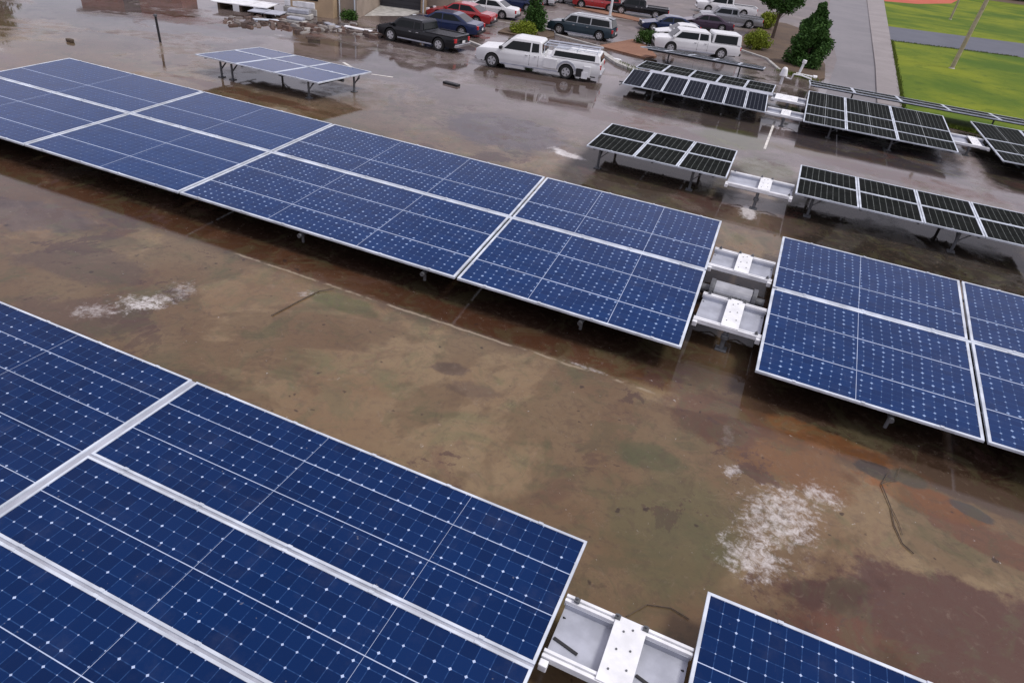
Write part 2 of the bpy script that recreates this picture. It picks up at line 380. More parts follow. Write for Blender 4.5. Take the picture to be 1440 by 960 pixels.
# planting beds and kerbs of the far car park
def bed(name, pts, m, h=.10):
    o = MB().slab(pts, -.02, h).build(name, m); o['kind'] = 'structure'; return o
bed('planting_bed', [(-19.6, 44.6), (-16.6, 44.9), (-16.4, 47.0), (-17.2, 49.2), (-19.4, 49.2), (-20.0, 46.6)], M['soil'])
bed('planting_bed', [(-13.0, 46.4), (-9.4, 45.2), (-9.0, 46.6), (-10.6, 50.4), (-12.0, 51.8)], M['mulch'])
bed('planting_bed', [(-5.6, 57.0), (-2.6, 54.2), (-1.3, 50.2), (.9, 48.4), (1.5, 50), (1.4, 56), (.4, 64), (-.6, 76), (-3.0, 80), (-5.6, 79), (-5.4, 70)], M['soil'], .08)
bed('planting_bed', [(-21.0, 64.5), (-13.6, 62.2), (-13.2, 63.6), (-20.0, 67.5)], M['mulch'], .06)
def kerb(pts, w=.22, h=.13):
    mb = MB()
    for a, b in zip(pts[:-1], pts[1:]): mb.bar((*a, h/2-.01), (*b, h/2-.01), w, h)
    o = mb.build('kerb', M['concrete'], bevel=.02); o['kind'] = 'structure'
kerb([(-12.2, 44.4), (-10.2, 41.6), (-8.5, 40.3), (-6.6, 40.0)], .45, .16)
kerb([(-19.4, 39.7), (-18.0, 38.9), (-15.6, 38.6)], .22, .13)
kerb([(-16.6, 47.9), (-12.6, 46.2)], .2, .12)
kerb([(-5.5, 56.9), (-2.6, 54.1), (-1.4, 50.2)], .2, .12)
M['mark'] = mat('worn_road_paint', (.60, .58, .54), .6, 0, .25, 3)
def stripe(a, b, w=.12):
    d = (Vector(b)-Vector(a)).normalized(); n = Vector((-d.y, d.x))*w/2; a = Vector(a); b = Vector(b)
    o = sheet('road_marking', [tuple(a-n), tuple(b-n), tuple(b+n), tuple(a+n)], .005, M['mark'])
stripe((-.47, 35.3), (-.45, 29.7), .10)
stripe((-20.9, 28.9), (-19.0, 27.7), .16); stripe((-18.6, 27.9), (-17.6, 28.2), .12)
stripe((-1.9, 58.5), (-4.8, 63.5), .12)
for k in range(4): stripe((-19.2, 53.2+k*4.2), (-14.6, 54.2+k*4.2), .10)
for k in range(4): stripe((-26.0, 43.8+k*4.9), (-20.8, 44.8+k*4.9), .10)

# ------------------------------------------------------------------ solar tables
Zp = .60
def lerp(a, b, t): return a + (b-a)*t
def module(parent, q, cellm, bands_v=(), bands_u=(), z=Zp, rim=.045, cell=.2, seam=.022, seam_mat='seam', zq=None, label=None):
    """q: near-left, near-right, far-right, far-left (x,y). bands: fractions of bright seams."""
    z4 = zq or (z, z, z, z)
    P = [Vector((x, y, zz)) for (x, y), zz in zip(q, z4)]
    def at(u, v, dz=0): return (P[0]*(1-u)+P[1]*u)*(1-v) + (P[3]*(1-u)+P[2]*u)*v + Vector((0, 0, dz))
    wu = ((P[1]-P[0]).length + (P[2]-P[3]).length)/2; wv = (P[3]-P[0]).length
    nu, nv = max(1, round(wu/cell)), max(1, round(wv/cell))
    me = bpy.data.meshes.new('solar_module')
    ru, rv = rim*.8/wu, rim*.8/wv
    top = [at(ru, rv, 0), at(1-ru, rv, 0), at(1-ru, 1-rv, 0), at(ru, 1-rv, 0)]
    bot = [v - Vector((0, 0, .03)) for v in top]
    me.from_pydata([tuple(v) for v in top+bot], [], [(0,1,2,3),(7,6,5,4),(0,4,5,1),(1,5,6,2),(2,6,7,3),(3,7,4,0)])
    uv = me.uv_layers.new(name='cells')
    cu = [(0, 0), (nu, 0), (nu, nv), (0, nv)]
    for k in range(4): uv.data[k].uv = cu[k]
    for k in range(4, 24): uv.data[k].uv = (.5, .5)
    me.materials.append(M[cellm]); me.materials.append(M['back'])
    for k in range(1, 6): me.polygons[k].material_index = 1
    o = bpy.data.objects.new('solar_module', me); C.objects.link(o); o.parent = parent
    fr = MB(); h0, h1 = -.035, .012
    def strip(u0, v0, u1, v1, a=h0, b=h1):
        fr.hexa([at(u0, v0, a), at(u1, v0, a), at(u1, v1, a), at(u0, v1, a)], [at(u0, v0, b), at(u1, v0, b), at(u1, v1, b), at(u0, v1, b)])
    eu, ev = rim/wu, rim/wv
    strip(0, 0, 1, ev); strip(0, 1-ev, 1, 1)
    nc = max(1, int(wu/1.25))
    for k in range(nc):          # module clamps biting over the frame
        uc = (k+.5+random.uniform(-.06, .06))/nc; cw = .032/wu; ch = min(ev*1.05, .05/wv)
        strip(uc-cw, 0, uc+cw, ch, h1+.0005, h1+.012); strip(uc-cw, 1-ch, uc+cw, 1, h1+.0005, h1+.012)
    strip(0, ev, eu, 1-ev); strip(1-eu, ev, 1, 1-ev)
    f = fr.build('frame', M['alu'], o)
    if bands_v or bands_u:
        fr = MB(); h = seam/2
        for v in bands_v: strip(eu, v-h/wv, 1-eu, v+h/wv, -.001, .004)
        for u in bands_u: strip(u-h*.38/wu, ev, u+h*.38/wu, 1-ev, -.001, .0025)
        fr.build('cell_seam', M[seam_mat], o)
    return o

def leg_part(parent, x, y, z=Zp, brace=True, r=.045):
    m = MB(); m.tube((x, y, -.05), (x, y, z-.14), r, n=10); m.box(x-.11, x+.11, y-.11, y+.11, -.01, .03)
    if brace:
        m.bar((x, y, z*.45), (x+.30, y, z-.12), .03)
        m.bar((x, y, z*.40), (x, y+.50, z-.09), .035)
    return m.build('leg', M['steel'], parent)

def under(parent, x0, x1, y0, y1, legs, z=Zp, rails=2):
    """torque tube and purlins below the modules"""
    ym = (y0+y1)/2
    MB().tube((x0+.12, ym, z-.15), (x1-.12, ym, z-.15), .07, n=12).build('torque_tube', M['steel'], parent)
    for k in range(rails):
        yy = lerp(y0, y1, (k+.5)/rails)
        if abs(yy-ym) < .12: continue
        MB().box(x0+.08, x1-.08, yy-.03, yy+.03, z-.10, z-.045).build('purlin', M['steel'], parent)
    n = max(2, int((x1-x0)/1.6))
    for k in range(n+1):
        xx = lerp(x0+.25, x1-.25, k/n)
        MB().box(xx-.03, xx+.03, y0+.1, y1-.1, z-.13, z-.101).build('cross_rail', M['steel'], parent)
    for x, y in legs: leg_part(parent, x, y, z)

GRP = 'ground mounted solar tables'
def table(label, name='solar_table', loc=(0, 0, 0)): return thing(name, label, 'solar array', loc, 0, 'ground mounted solar arrays')

# --- nearest row (A)
t = table('large navy solar array filling the lower left corner, nearest to the viewer')
ys = [5.94, 4.04, 2.60, 1.15, -.3]
G = .035
def quad(xa0, xb0, ya, yb, xa1=None, xb1=None):
    xa1 = xa0 if xa1 is None else xa1; xb1 = xb0 if xb1 is None else xb1
    return [(xa0, ya), (xb0, ya), (xb1, yb), (xa1, yb)]
XA, XB = -7.31, -.715
for i in range(4):
    yb, ya = ys[i]-.02*(i > 0), ys[i+1]+.02
    bv = {0: (.345, .685), 1: (.5,), 2: (.5,), 3: (.5,)}[i]
    module(t, quad(XA, XB, ya, yb), 'cell_blue', bv, (.386, .745), rim=.036, cell=.195, seam=.011)
module(t, quad(-13.9, XA-.10, 2.02, 5.94), 'cell_blue', (.17, .345, .515, .69, .85), (.30, .62), rim=.036, cell=.195, seam=.011)
module(t, quad(-13.9, XA-.10, -.3, 1.98), 'cell_blue', (.33, .66), (.30, .62), rim=.036, cell=.195, seam=.011)
for yy in (4.04-.01, 2.60-.01, 1.15-.01): MB().box(XA, XB, yy-.03, yy+.05, Zp-.035, Zp-.006).build('joint_cap', M['tray'], t)
MB().box(XA-.10, XA, -.3, 5.93, Zp-.034, Zp-.005).build('joint_cap', M['tray'], t)
under(t, -13.8, -.85, -.2, 5.8, [(-1.9, 2.8), (-7.3, 2.8), (-12.4, 2.8)], rails=4)
t = table('navy solar array cut off by the bottom edge, right of the near white bridge')
module(t, quad(.88, 4.3, 2.62, 5.93), 'cell_blue', (.29, .70), (), rim=.042, cell=.19, seam=.011)
module(t, quad(4.36, 7.6, 2.62, 5.93), 'cell_blue', (.29, .70), (), rim=.042, cell=.19, seam=.011)
module(t, quad(.88, 4.3, -.3, 2.58), 'cell_blue', (.5,), (), rim=.042, cell=.19, seam=.011)
under(t, .95, 7.5, -.2, 5.8, [(2.5, 2.8), (6.5, 2.8)], rails=3)

# --- second row (B, C)
t = table('longest blue solar array, running from the left edge to the twin white bridge')
FX = [-26.3, -19.58, -13.94, -6.17, -.79]; NX = [-25.4, -18.76, -13.27, -5.49, -.53]
MX = [lerp(a, b, .5) for a, b in zip(FX, NX)]
THIN = [(.5,), (.5,), (.345, .67), (.335, .69)]
for k in range(4):
    g = .03 if k else 0
    gr = .03
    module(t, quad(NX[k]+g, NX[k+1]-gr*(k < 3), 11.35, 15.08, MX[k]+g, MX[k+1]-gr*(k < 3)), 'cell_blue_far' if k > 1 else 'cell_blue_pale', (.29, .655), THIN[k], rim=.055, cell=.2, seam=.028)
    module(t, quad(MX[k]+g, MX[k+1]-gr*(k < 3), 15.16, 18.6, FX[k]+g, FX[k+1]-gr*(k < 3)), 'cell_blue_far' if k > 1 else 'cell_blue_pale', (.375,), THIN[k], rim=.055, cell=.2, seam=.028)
MB().box(-25.6, -.7, 15.06, 15.18, Zp-.034, Zp-.003).build('joint_cap', M['alu'], t)
under(t, -25.5, -.9, 11.5, 18.4, [(-3, 14.9), (-9.5, 14.9), (-16, 14.9), (-22.5, 14.9)], rails=4)
for x in (-2.6, -9.6, -6.3): MB().tube((x, 11.30, .46), (x, 11.62, .46), .05).tube((x, 11.45, .25), (x, 11.45, .46), .035).build('drain_fitting', M['steel'], t)
t = table('blue solar array with dotted cells at the right edge, beside the twin white bridges')
for (n0, n1, f0, f1, th) in ((.90, 4.80, .89, 5.31, (.46,)), (4.86, 9.6, 5.37, 10.2, (.5,))):
    m0, m1 = lerp(n0, f0, .5), lerp(n1, f1, .5)
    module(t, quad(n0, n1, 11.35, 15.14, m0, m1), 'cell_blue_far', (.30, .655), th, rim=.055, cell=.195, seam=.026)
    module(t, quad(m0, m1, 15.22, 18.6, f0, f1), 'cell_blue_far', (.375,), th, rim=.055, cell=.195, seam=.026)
MB().box(1.0, 9.7, 15.12, 15.24, Zp-.034, Zp-.003).build('joint_cap', M['alu'], t)
under(t, 1.05, 9.5, 11.5, 18.4, [(3.2, 14.9), (7.5, 14.9)], rails=4)
MB().tube((3.35, 11.30, .46), (3.35, 11.62, .46), .05).tube((3.35, 11.45, .2), (3.35, 11.45, .46), .035).build('drain_fitting', M['steel'], t)

# --- third row (D)
def dark_table(label, xn, xf, y, cellm, legs, bands=(), rim=.05, cell=.2, zq=None, seam=.04, sm='seam_dark', thin=None, z=Zp):
    if z != Zp:
        q = (7.45-z)/(7.45-Zp); xn = [v*q for v in xn]; xf = [v*q for v in xf]; y = [v*q for v in y]; legs = [(a*q, b*q) for a, b in legs]
    t = table(label)
    for k in range(len(xn)-1):
        for j in range(len(y)-1):
            a0, b0 = lerp(xn[k], xf[k], (y[j]-y[0])/(y[-1]-y[0])), lerp(xn[k+1], xf[k+1], (y[j]-y[0])/(y[-1]-y[0]))
            a1, b1 = lerp(xn[k], xf[k], (y[j+1]-y[0])/(y[-1]-y[0])), lerp(xn[k+1], xf[k+1], (y[j+1]-y[0])/(y[-1]-y[0]))
            g = .012
            zz = None
            if zq: zz = (zq[j], zq[j], zq[j+1], zq[j+1])
            module(t, [(a0+g, y[j]+g), (b0-g, y[j]+g), (b1-g, y[j+1]-g), (a1+g, y[j+1]-g)], cellm, bands, (thin[k] if thin else ()), rim=rim, cell=cell, seam=seam, seam_mat=sm, zq=zz, z=z)
    if not zq: under(t, min(xn[0], xf[0])+.1, max(xn[-1], xf[-1])-.2, y[0]+.1, y[-1]-.1, legs, rails=3, z=z)
    return t
dark_table('pale slate blue solar array standing alone in the water at the far left', [-24.1, -21.9, -19.9, -17.68], [-23.52, -21.4, -19.5, -17.33], [22.7, 24.65, 26.05], 'cell_grey', [(-23.0, 23.0), (-21.6, 25.2), (-18.4, 23.0), (-17.7, 25.2), (-22.4, 23.0)], rim=.05, z=.76)
dark_table('black solar array of three modules standing behind the long blue array', [-6.18, -4.44, -2.91, -1.21], [-6.27, -4.46, -2.9, -1.29], [22.6, 24.53, 26.2], 'cell_black', [(-5.7, 22.9), (-2.35, 22.9), (-5.7, 25.4), (-2.35, 25.4)], rim=.045, z=.76)
dark_table('long black solar array cut off by the right edge, behind the dotted blue array', [.98, 2.96, 4.84, 6.55, 8.6], [.98, 2.93, 4.86, 6.6, 8.6], [22.68, 24.5, 26.2], 'cell_black', [(1.6, 23.1), (5.95, 23.0), (1.6, 25.3), (5.9, 25.3)], rim=.05, z=.76)
# --- fourth row (E)
dark_table('black solar array of seven narrow modules with a pale strip, nearest the service truck', [-7.94+k*.997 for k in range(8)], [-8.45+k*1.035 for k in range(8)], [33.75, 38.0], 'cell_navy', [(-6.4, 34.1), (-2.1, 34.1), (-6.4, 37.2), (-2.1, 37.2)], rim=.045, cell=.21)
te = [o for o in bpy.data.objects if o.get('label', '').startswith('black solar array of seven')][0]
MB().hexa([(-7.6, 38.04, .56), (-.98, 38.04, .56), (-1.05, 38.62, .56), (-7.6, 38.62, .56)], [(-7.6, 38.04, .61), (-.98, 38.04, .61), (-1.05, 38.62, .61), (-7.6, 38.62, .61)]).build('cover_strip', M['tray'], te)
for k in range(5):
    a, b = -8.5+k*1.49, -8.5+(k+1)*1.49
    module(te, quad(a+.012, b-.012, 38.66, 41.1, a, b-.024), 'cell_black', (.5,), (), rim=.045, cell=.25, seam=.03, seam_mat='seam_dark')
dark_table('black solar array in front of the lawn, at the end of the asphalt driveway', [.72, 2.6, 4.75, 7.17], [.66, 2.55, 4.8, 7.4], [33.5, 35.3, 37.5, 41.3], 'cell_black', [(2.0, 34.0), (4.6, 34.0), (2.2, 38.0), (5.6, 38.0)], rim=.05, thin=[(.5,)]*3, sm='seam_dark')
dark_table('black solar array corner at the right edge beside the lawn', [8.85, 10.9, 13.4], [8.65, 10.9, 13.4], [33.6, 35.4, 37.6, 41.3], 'cell_black', [(10.4, 35.0)], rim=.05, thin=[(.5,)]*2)
# --- fifth row (F), tipped away from the viewer
def tipped(label, x0, x1, n, yn, yf, zn, zf):
    t = dark_table(label, [lerp(x0, x1, k/n) for k in range(n+1)], [lerp(x0, x1, k/n)-.1 for k in range(n+1)], [yn, (yn+yf)/2, yf], 'cell_black', [], rim=.06, zq=[zn, (zn+zf)/2, zf])
    ym = (yn+yf)/2
    MB().tube((x0+.1, ym, (zn+zf)/2-.14), (x1-.1, ym, (zn+zf)/2-.14), .06).build('torque_tube', M['steel'], t)
    for x in (lerp(x0, x1, .2), lerp(x0, x1, .8)): leg_part(t, x, ym, (zn+zf)/2, brace=False)
tipped('thin edge-on black solar array lying in front of the white pickup with a camper top', -9.3, -2.0, 5, 42.5, 46.3, 1.08, .64)
tipped('long low black solar strip along the near border of the lawn', .62, 12.5, 5, 42.0, 44.6, .80, .62)

# ------------------------------------------------------------------ white bridges in the gaps
def bridge(label, x0, x1, y0, y1, z=.57, pc=(.40, .60), post=True, clamps=True, strut=False):
    t = thing('cable_bridge', label, 'equipment bridge', ((x0+x1)/2, (y0+y1)/2, 0), 0, 'white bridges between the solar arrays')
    ox, oy = (x0+x1)/2, (y0+y1)/2
    X0, X1, Y0, Y1 = x0-ox, x1-ox, y0-oy, y1-oy
    W = Y1-Y0; rw = min(.12, W*.12)
    for yy in (Y0, Y1-rw):
        r = MB(); r.box(X0, X1, yy, yy+rw*.38, z-.10, z); r.box(X0, X1, yy+rw*.62, yy+rw, z-.10, z); r.box(X0, X1, yy+rw*.38, yy+rw*.62, z-.10, z-.03)
        r.build('rail', M['white'], t, bevel=.006)
    a, b = lerp(X0, X1, pc[0]), lerp(X0, X1, pc[1])
    for (u, v) in ((X0+.02, a), (b, X1-.02)):
        p_ = MB(); p_.box(u, v, Y0+rw, Y1-rw, z-.16, z-.13); p_.box(u, v, Y0+rw, Y0+rw+.012, z-.13, z-.05); p_.box(u, v, Y1-rw-.012, Y1-rw, z-.13, z-.05)
        o = p_.build('tray', M['tray'], t)
        if strut: MB().bar((u+.02, Y0+W*.38, z-.118), (u+(v-u)*.55, Y0+W*.30, z-.118), .035, .014).build('slot', M['black'], o)
    pl = MB().box(a, b, Y0+.01, Y1-.01, z+.002, z+.02).build('centre_plate', M['white'], t, bevel=.005)
    for k, (fx, fy) in enumerate(((.25, .2), (.75, .28), (.3, .5), (.7, .55), (.35, .78), (.6, .85))):
        x, y = lerp(a, b, fx), lerp(Y0, Y1, fy)
        MB().tube((x, y, z+.02), (x, y, z+.032), .013, n=6).build('bolt', M['steel'], pl)
    if clamps:
        for x, y in ((a+.02, Y1-.05), (b-.02, Y1-.05), (X0+.14, Y1-.07), (X1-.12, Y0+.06)):
            c_ = MB().box(x-.035, x+.035, y-.03, y+.03, z+.021, z+.05).tube((x, y, z+.05), (x, y, z+.085), .014, n=6).build('clamp', M['steel'], t)
        for x in (X0+.05, X1-.05):
            MB().box(x-.05, x+.05, Y0-.10, Y0-.01, z-.13, z-.02).build('end_bracket', M['white'], t, bevel=.01)
    for sx in (-1, 1):
        xx = sx*(X1-.05)
        MB().path([(xx, Y1-.25, z-.12), (xx*.8, Y1-.22, z-.22), (xx*.45, Y1-.18, z-.27), (xx*.15, Y1-.2, z-.20)], .012, 6).build('cable', M['black'], t)
    if post:
        q = MB(); q.tube((.02, Y0+.05, -.05), (.02, Y0+.05, z-.11), .05); q.tube((.02, Y0+.05, .28), (.02, Y0+.05, .36), .085); q.box(-.1, .14, Y0-.06, Y0+.16, -.01, .025)
        q.build('post', M['steel'], t)
    return t
bridge('nearest white bridge with grey trays, at the bottom edge between two navy arrays', -.69, .87, 4.22, 5.11, pc=(.40, .645), strut=True)
bridge('front bridge of the white pair between the two blue arrays', -.53, .89, 12.72, 14.08, pc=(.40, .66))
bridge('rear bridge of the white pair, behind the grey drum between the blue arrays', -.68, .86, 15.58, 16.78, pc=(.40, .63), post=False)
bridge('white bridge lying between the two black arrays of the third row', -1.19, .93, 22.0, 23.4, z=.66, pc=(.48, .66))
bridge('front white bridge beside the array of seven narrow modules', -1.0, .72, 34.3, 35.6, z=.52, pc=(.4, .65), clamps=False)
bridge('rear white bridge beside the array of seven narrow modules, under the white valve', -1.05, .68, 37.8, 39.3, z=.52, pc=(.1, .75), clamps=False)
bridge('white bridge at the lawn border between the last two black arrays', 7.2, 8.8, 36.0, 37.8, z=.52, pc=(.55, .8), clamps=True)
def drum(label, x0, x1, y, z, r):
    t = thing('gear_drum', label, 'actuator', ((x0+x1)/2, y, 0), 0, 'grey drums in the gaps of the arrays'); o = (x0+x1)/2
    MB().tube((x0-o, 0, z), (x1-o, 0, z), r, n=28).build('casing', M['drum'], t, bevel=.02, smooth=False)
    MB().tube((x1-o, 0, z), (x1-o+.10, 0, z), r*1.12, n=28).tube((x1-o+.1, 0, z), (x1-o+.3, 0, z), r*.45, n=16).build('end_flange', M['steel'], t, bevel=.01)
    MB().tube((x0-o-.10, 0, z), (x0-o, 0, z), r*1.08, n=28).tube((x0-o-.3, 0, z), (x0-o-.1, 0, z), r*.45, n=16).build('end_flange', M['steel'], t, bevel=.01)
    MB().box(-.35, -.2, -.18, .18, -.02, z).box(.2, .35, -.18, .18, -.02, z).build('cradle', M['steel'], t)
    MB().path([(-.1, r*.8, z+r*.5), (.05, r*1.1, z+r*.7), (.2, r*.9, z+r*.65), (.42, r*.5, z+r*.9)], .018).build('cable', M['black'], t)
    for k in range(4): MB().box(-.02+k*.1, .03+k*.1, -r-.06, -r+.02, z+.05, z+.13).build('terminal', M['steel'], t)
drum('grey metal drum lying between the twin white bridges', -.36, .52, 14.78, .30, .27)
drum('grey drum below the nearest white bridge at the bottom edge', -.40, .42, 3.62, .27, .24)

mb = MB()
def tufts(a, b, n, spread, h):
    for _ in range(n):
        k = random.random(); x = lerp(a[0], b[0], k)+random.gauss(0, spread); y = lerp(a[1], b[1], k)+random.gauss(0, spread); hh = h*random.uniform(.4, 1.3); q = random.uniform(0, 6.28); w_ = .02+.02*random.random()
        dx, dy = math.cos(q)*w_, math.sin(q)*w_; lx, ly = random.gauss(0, hh*.35), random.gauss(0, hh*.35)
        mb.add([(x-dx, y-dy, .02), (x+dx, y+dy, .02), (x+lx, y+ly, .02+hh)], [(0, 1, 2)])
tufts((5.8, 42.4), (6.3, 55), 2500, .07, .12); tufts((6.3, 55), (7.2, 80), 1800, .08, .14); tufts((5.9, 42.3), (12, 41.6), 2600, .15, .14)
tufts((7, 79.9), (19, 84), 900, .12, .14); tufts((-8.4, 40.2), (-10.4, 42.0), 260, .18, .22); tufts((-1.2, 50.0), (1.0, 48.4), 500, .25, .18)
GT = mb
# ------------------------------------------------------------------ small fittings near the lawn
t = thing('white_valve', 'white bulb shaped valve with a bent pipe beside the array of seven narrow modules', 'valve', (-.95, 45.2, 0))
MB().tube((0, 0, 0), (0, 0, .5), .09).tube((0, 0, .5), (0, 0, .9), .24, .17, 14).tube((0, 0, .9), (0, 0, 1.0), .17, .08, 14).build('valve_body', M['white'], t, bevel=.02)
MB().path([(.15, 0, .45), (.5, 0, .4), (.55, 0, .7), (1.0, 0, .7), (1.6, 0, .6), (1.65, 0, .1)], .04).build('pipe', M['white'], t)
t = thing('bent_pipe', 'white bent pipe standing in front of the big dark conifer', 'pipe', (-.15, 49.8, 0))
MB().tube((0, 0, 0), (.12, 0, .75), .08).tube((.12, 0, .75), (.14, 0, .95), .13).build('riser', M['white'], t, bevel=.01)
MB().tube((-.15, -.2, .08), (.9, -.5, .10), .09).tube((.9, -.5, .1), (1.15, -.45, .1), .14).build('ground_pipe', M['white'], t, bevel=.01)
t = thing('marker_post', 'short dark post standing in the water at the far left', 'post', (-29.0, 25.35, 0))
MB().tube((0, 0, -.1), (-.03, 0, 1.15), .055).build('shaft', M['black'], t); MB().tube((-.03, 0, 1.15), (-.03, 0, 1.24), .085).build('cap', M['steel'], t)
MB().box(-.25, -.05, -.02, .02, .62, .72).build('white_tag', M['white'], t)
# twigs lying in the mud
def twig(label, pts, r, branches=()):
    m = MB()
    for a, b in zip(pts[:-1], pts[1:]): m.tube(a, b, r, n=6)
    for br in branches:
        for a, b in zip(br[:-1], br[1:]): m.tube(a, b, r*.6, n=5)
    tag(m.build('fallen_branch', M['bark']), label, 'branch')
twig('long forked twig lying on the orange mud below the dotted blue array', [(3.42, 10.35, .03), (3.30, 10.0, .03), (3.42, 9.5, .025), (3.45, 9.1, .02), (3.55, 8.75, .02), (3.7, 8.62, .02)], .009, [[(3.30, 10.0, .03), (3.55, 10.3, .05), (3.62, 10.6, .04)], [(3.42, 9.5, .025), (3.52, 9.2, .02), (3.56, 8.95, .02)]])
twig('straight thin twig lying on the mud in front of the long blue array', [(-8.32, 8.8, .02), (-8.25, 9.4, .02), (-8.15, 10.1, .02)], .013, [[(-8.15, 10.1, .02), (-7.95, 10.35, .03)]])
twig('thin curved twig behind the nearest white bridge', [(.05, 5.55, .02), (.25, 5.85, .02), (.55, 5.95, .02), (.8, 5.9, .02)], .007)
m = MB().box(-.42, .42, -.14, .14, 0, .10); o = m.build('dark_plank', M['black'], bevel=.02); o.location = (-14.95, 29.1, 0); o.rotation_euler = (0, 0, -.15)
tag(o, 'short dark block of wood lying on the wet asphalt in front of the white truck', 'wood block')

# ------------------------------------------------------------------ vehicles
def arcpts(cx, cz, r, a0, a1, n=9):
    return [(cx+r*math.cos(rad(lerp(a0, a1, k/(n-1)))), cz+r*math.sin(rad(lerp(a0, a1, k/(n-1))))) for k in range(n)]
PAINT = {}
def paint(name, col, rough=.25, metal=.0, spec=.5):
    if name not in PAINT: PAINT[name] = mat(name, col, rough, metal, .06, .8, spec=.5 if max(col) > .3 else .2, coat=.5 if max(col) > .3 else .4)
    return PAINT[name]

def vehicle(label, cat, kind, pcol, loc, heading, L=4.7, W=1.82, H=1.45, name=None, roofcol=None, belt=None, wb=None, foh=None, R=.33):
    """x forward. kinds: sedan, suv, pickup, cap_pickup, service"""
    t = thing(name or 'parked_car', label, cat, (*loc, 0), rad(heading), 'vehicles parked beyond the solar arrays')
    P = pcol; hw = W/2
    if kind in ('pickup', 'cap_pickup', 'service'): R = .35; zb = .29; belt = belt or H*.62
    elif kind == 'suv': R = .32; zb = .23; belt = belt or H*.60
    else: R = .29; zb = .19; belt = belt or H*.64
    wb = wb or L*.59; foh = foh or (L-wb)*.47
    xf = L/2-foh; xr = xf-wb; X0, X1 = -L/2, L/2
    def plan(x, z, y):
        e = max(0, (abs(x)-L*.36)/(L*.14)); k = 1-.10*min(1, e)**2
        k *= 1-.03*max(0, min(1, (zb+.2-z)/.12)); k *= 1-.045*max(0, min(1, (z-belt+.14)/.16))
        return y*k
    ra = R+.07
    low = [(X0+.06, zb)] + [(x, z) for x, z in arcpts(xr, R, ra, 180, 0) if z > 0][0:]
    low = [(X0+.06, zb+.04), (xr-ra, zb)] + arcpts(xr, R, ra, 172, 8) + [(xr+ra, zb), (xf-ra, zb)] + arcpts(xf, R, ra, 172, 8) + [(xf+ra, zb), (X1-.08, zb+.02)]
    if kind == 'sedan':
        top = [(X1, zb+.22), (X1-.03, belt-.30), (X1-.22, belt-.20), (X1-L*.23, belt-.04), (X1-L*.29, belt+.01), (X0+L*.19, belt+.02), (X0+.14, belt-.02), (X0+.02, belt-.14), (X0, zb+.3)]
        gh = [(X1-L*.26, belt-.03), (X1-L*.40, H-.06), (X1-L*.48, H), (X0+L*.36, H-.01), (X0+L*.29, H-.07), (X0+L*.14, belt-.02)]
        win = [[(X1-L*.325, belt+.03), (X1-L*.415, H-.10), (X1-L*.505, H-.08), (X1-L*.505, belt+.03)], [(X1-L*.52, belt+.03), (X1-L*.52, H-.08), (X0+L*.34, H-.09), (X0+L*.235, belt+.05)]]
        ws = ((X1-L*.275, belt+.02), (X1-L*.395, H-.085)); rw = ((X0+L*.165, belt+.03), (X0+L*.285, H-.10))
    elif kind == 'suv':
        top = [(X1, zb+.25), (X1-.02, belt-.20), (X1-.20, belt-.08), (X1-L*.20, belt), (X1-L*.24, belt+.03), (X0+.05, belt+.03), (X0, belt-.2), (X0, zb+.3)]
        gh = [(X1-L*.20, belt-.02), (X1-L*.32, H-.08), (X1-L*.38, H-.01), (X0+L*.10, H-.02), (X0+L*.05, H-.08), (X0+.05, belt)]
        win = [[(X1-L*.265, belt+.06), (X1-L*.345, H-.13), (X1-L*.44, H-.11), (X1-L*.44, belt+.06)], [(X1-L*.455, belt+.06), (X1-L*.455, H-.11), (X1-L*.65, H-.11), (X1-L*.65, belt+.06)], [(X1-L*.665, belt+.06), (X1-L*.665, H-.11), (X0+L*.075, H-.13), (X0+L*.05, belt+.08)]]
        ws = ((X1-L*.215, belt+.03), (X1-L*.315, H-.10)); rw = ((X0+.06, belt+.06), (X0+L*.048, H-.12))
    else:
        ce = {'pickup': .40, 'cap_pickup': .36, 'service': .465}[kind]       # rear end of the cab, fraction from the back
        cr = X0+L*ce
        bt = belt-.02
        top = [(X1, zb+.20), (X1, belt-.16), (X1-.16, belt-.06), (X1-L*.17, belt), (X1-L*.20, belt+.02), (cr, belt+.02), (cr-.02, bt), (X0+.02, bt), (X0, zb+.25)]
        gh = [(X1-L*.175, belt-.02), (X1-L*.27, H-.08), (X1-L*.31, H), (cr+.22, H-.01), (cr+.10, H-.08), (cr+.02, belt)]
        m_ = (X1-L*.31 + cr)/2-.12
        win = [[(X1-L*.225, belt+.06), (X1-L*.290, H-.15), (m_+.04, H-.13), (m_+.04, belt+.06)], [(m_-.04, belt+.06), (m_-.04, H-.13), (cr+.24, H-.14), (cr+.20, belt+.08)]]
        ws = ((X1-L*.185, belt+.03), (X1-L*.265, H-.10)); rw = ((cr+.03, belt+.08), (cr+.095, H-.14))
    cuts = [((sx*L*k, 0, 0), (1, 0, 0)) for sx in (-1, 1) for k in (.36, .40, .44, .47, .49)] + [((0, 0, zb+.12), (0, 0, 1)), ((0, 0, zb+.2), (0, 0, 1)), ((0, 0, belt-.14), (0, 0, 1)), ((0, 0, belt-.06), (0, 0, 1))]
    body = MB().prism(low + top, -hw, hw).build('body', P, t, bevel=.045, seg=3, cuts=cuts, deform=plan)
    for p_ in body.data.polygons: p_.use_smooth = True
    body.data.set_sharp_from_angle(angle=rad(28))
    def cab_y(z, full=hw): k = (z-belt)/(H-belt); return full*.955*(1-.16*max(0, k))
    cab = MB().prism(gh, -1, 1, lambda x, z, y: y*cab_y(z)).build('cabin', roofcol or P, t, bevel=.05, seg=3)
    # underbody
    MB().box(X0+.25, X1-.25, -hw+.24, hw-.24, zb-.06, zb+.35).build('underbody', M['black'], t)
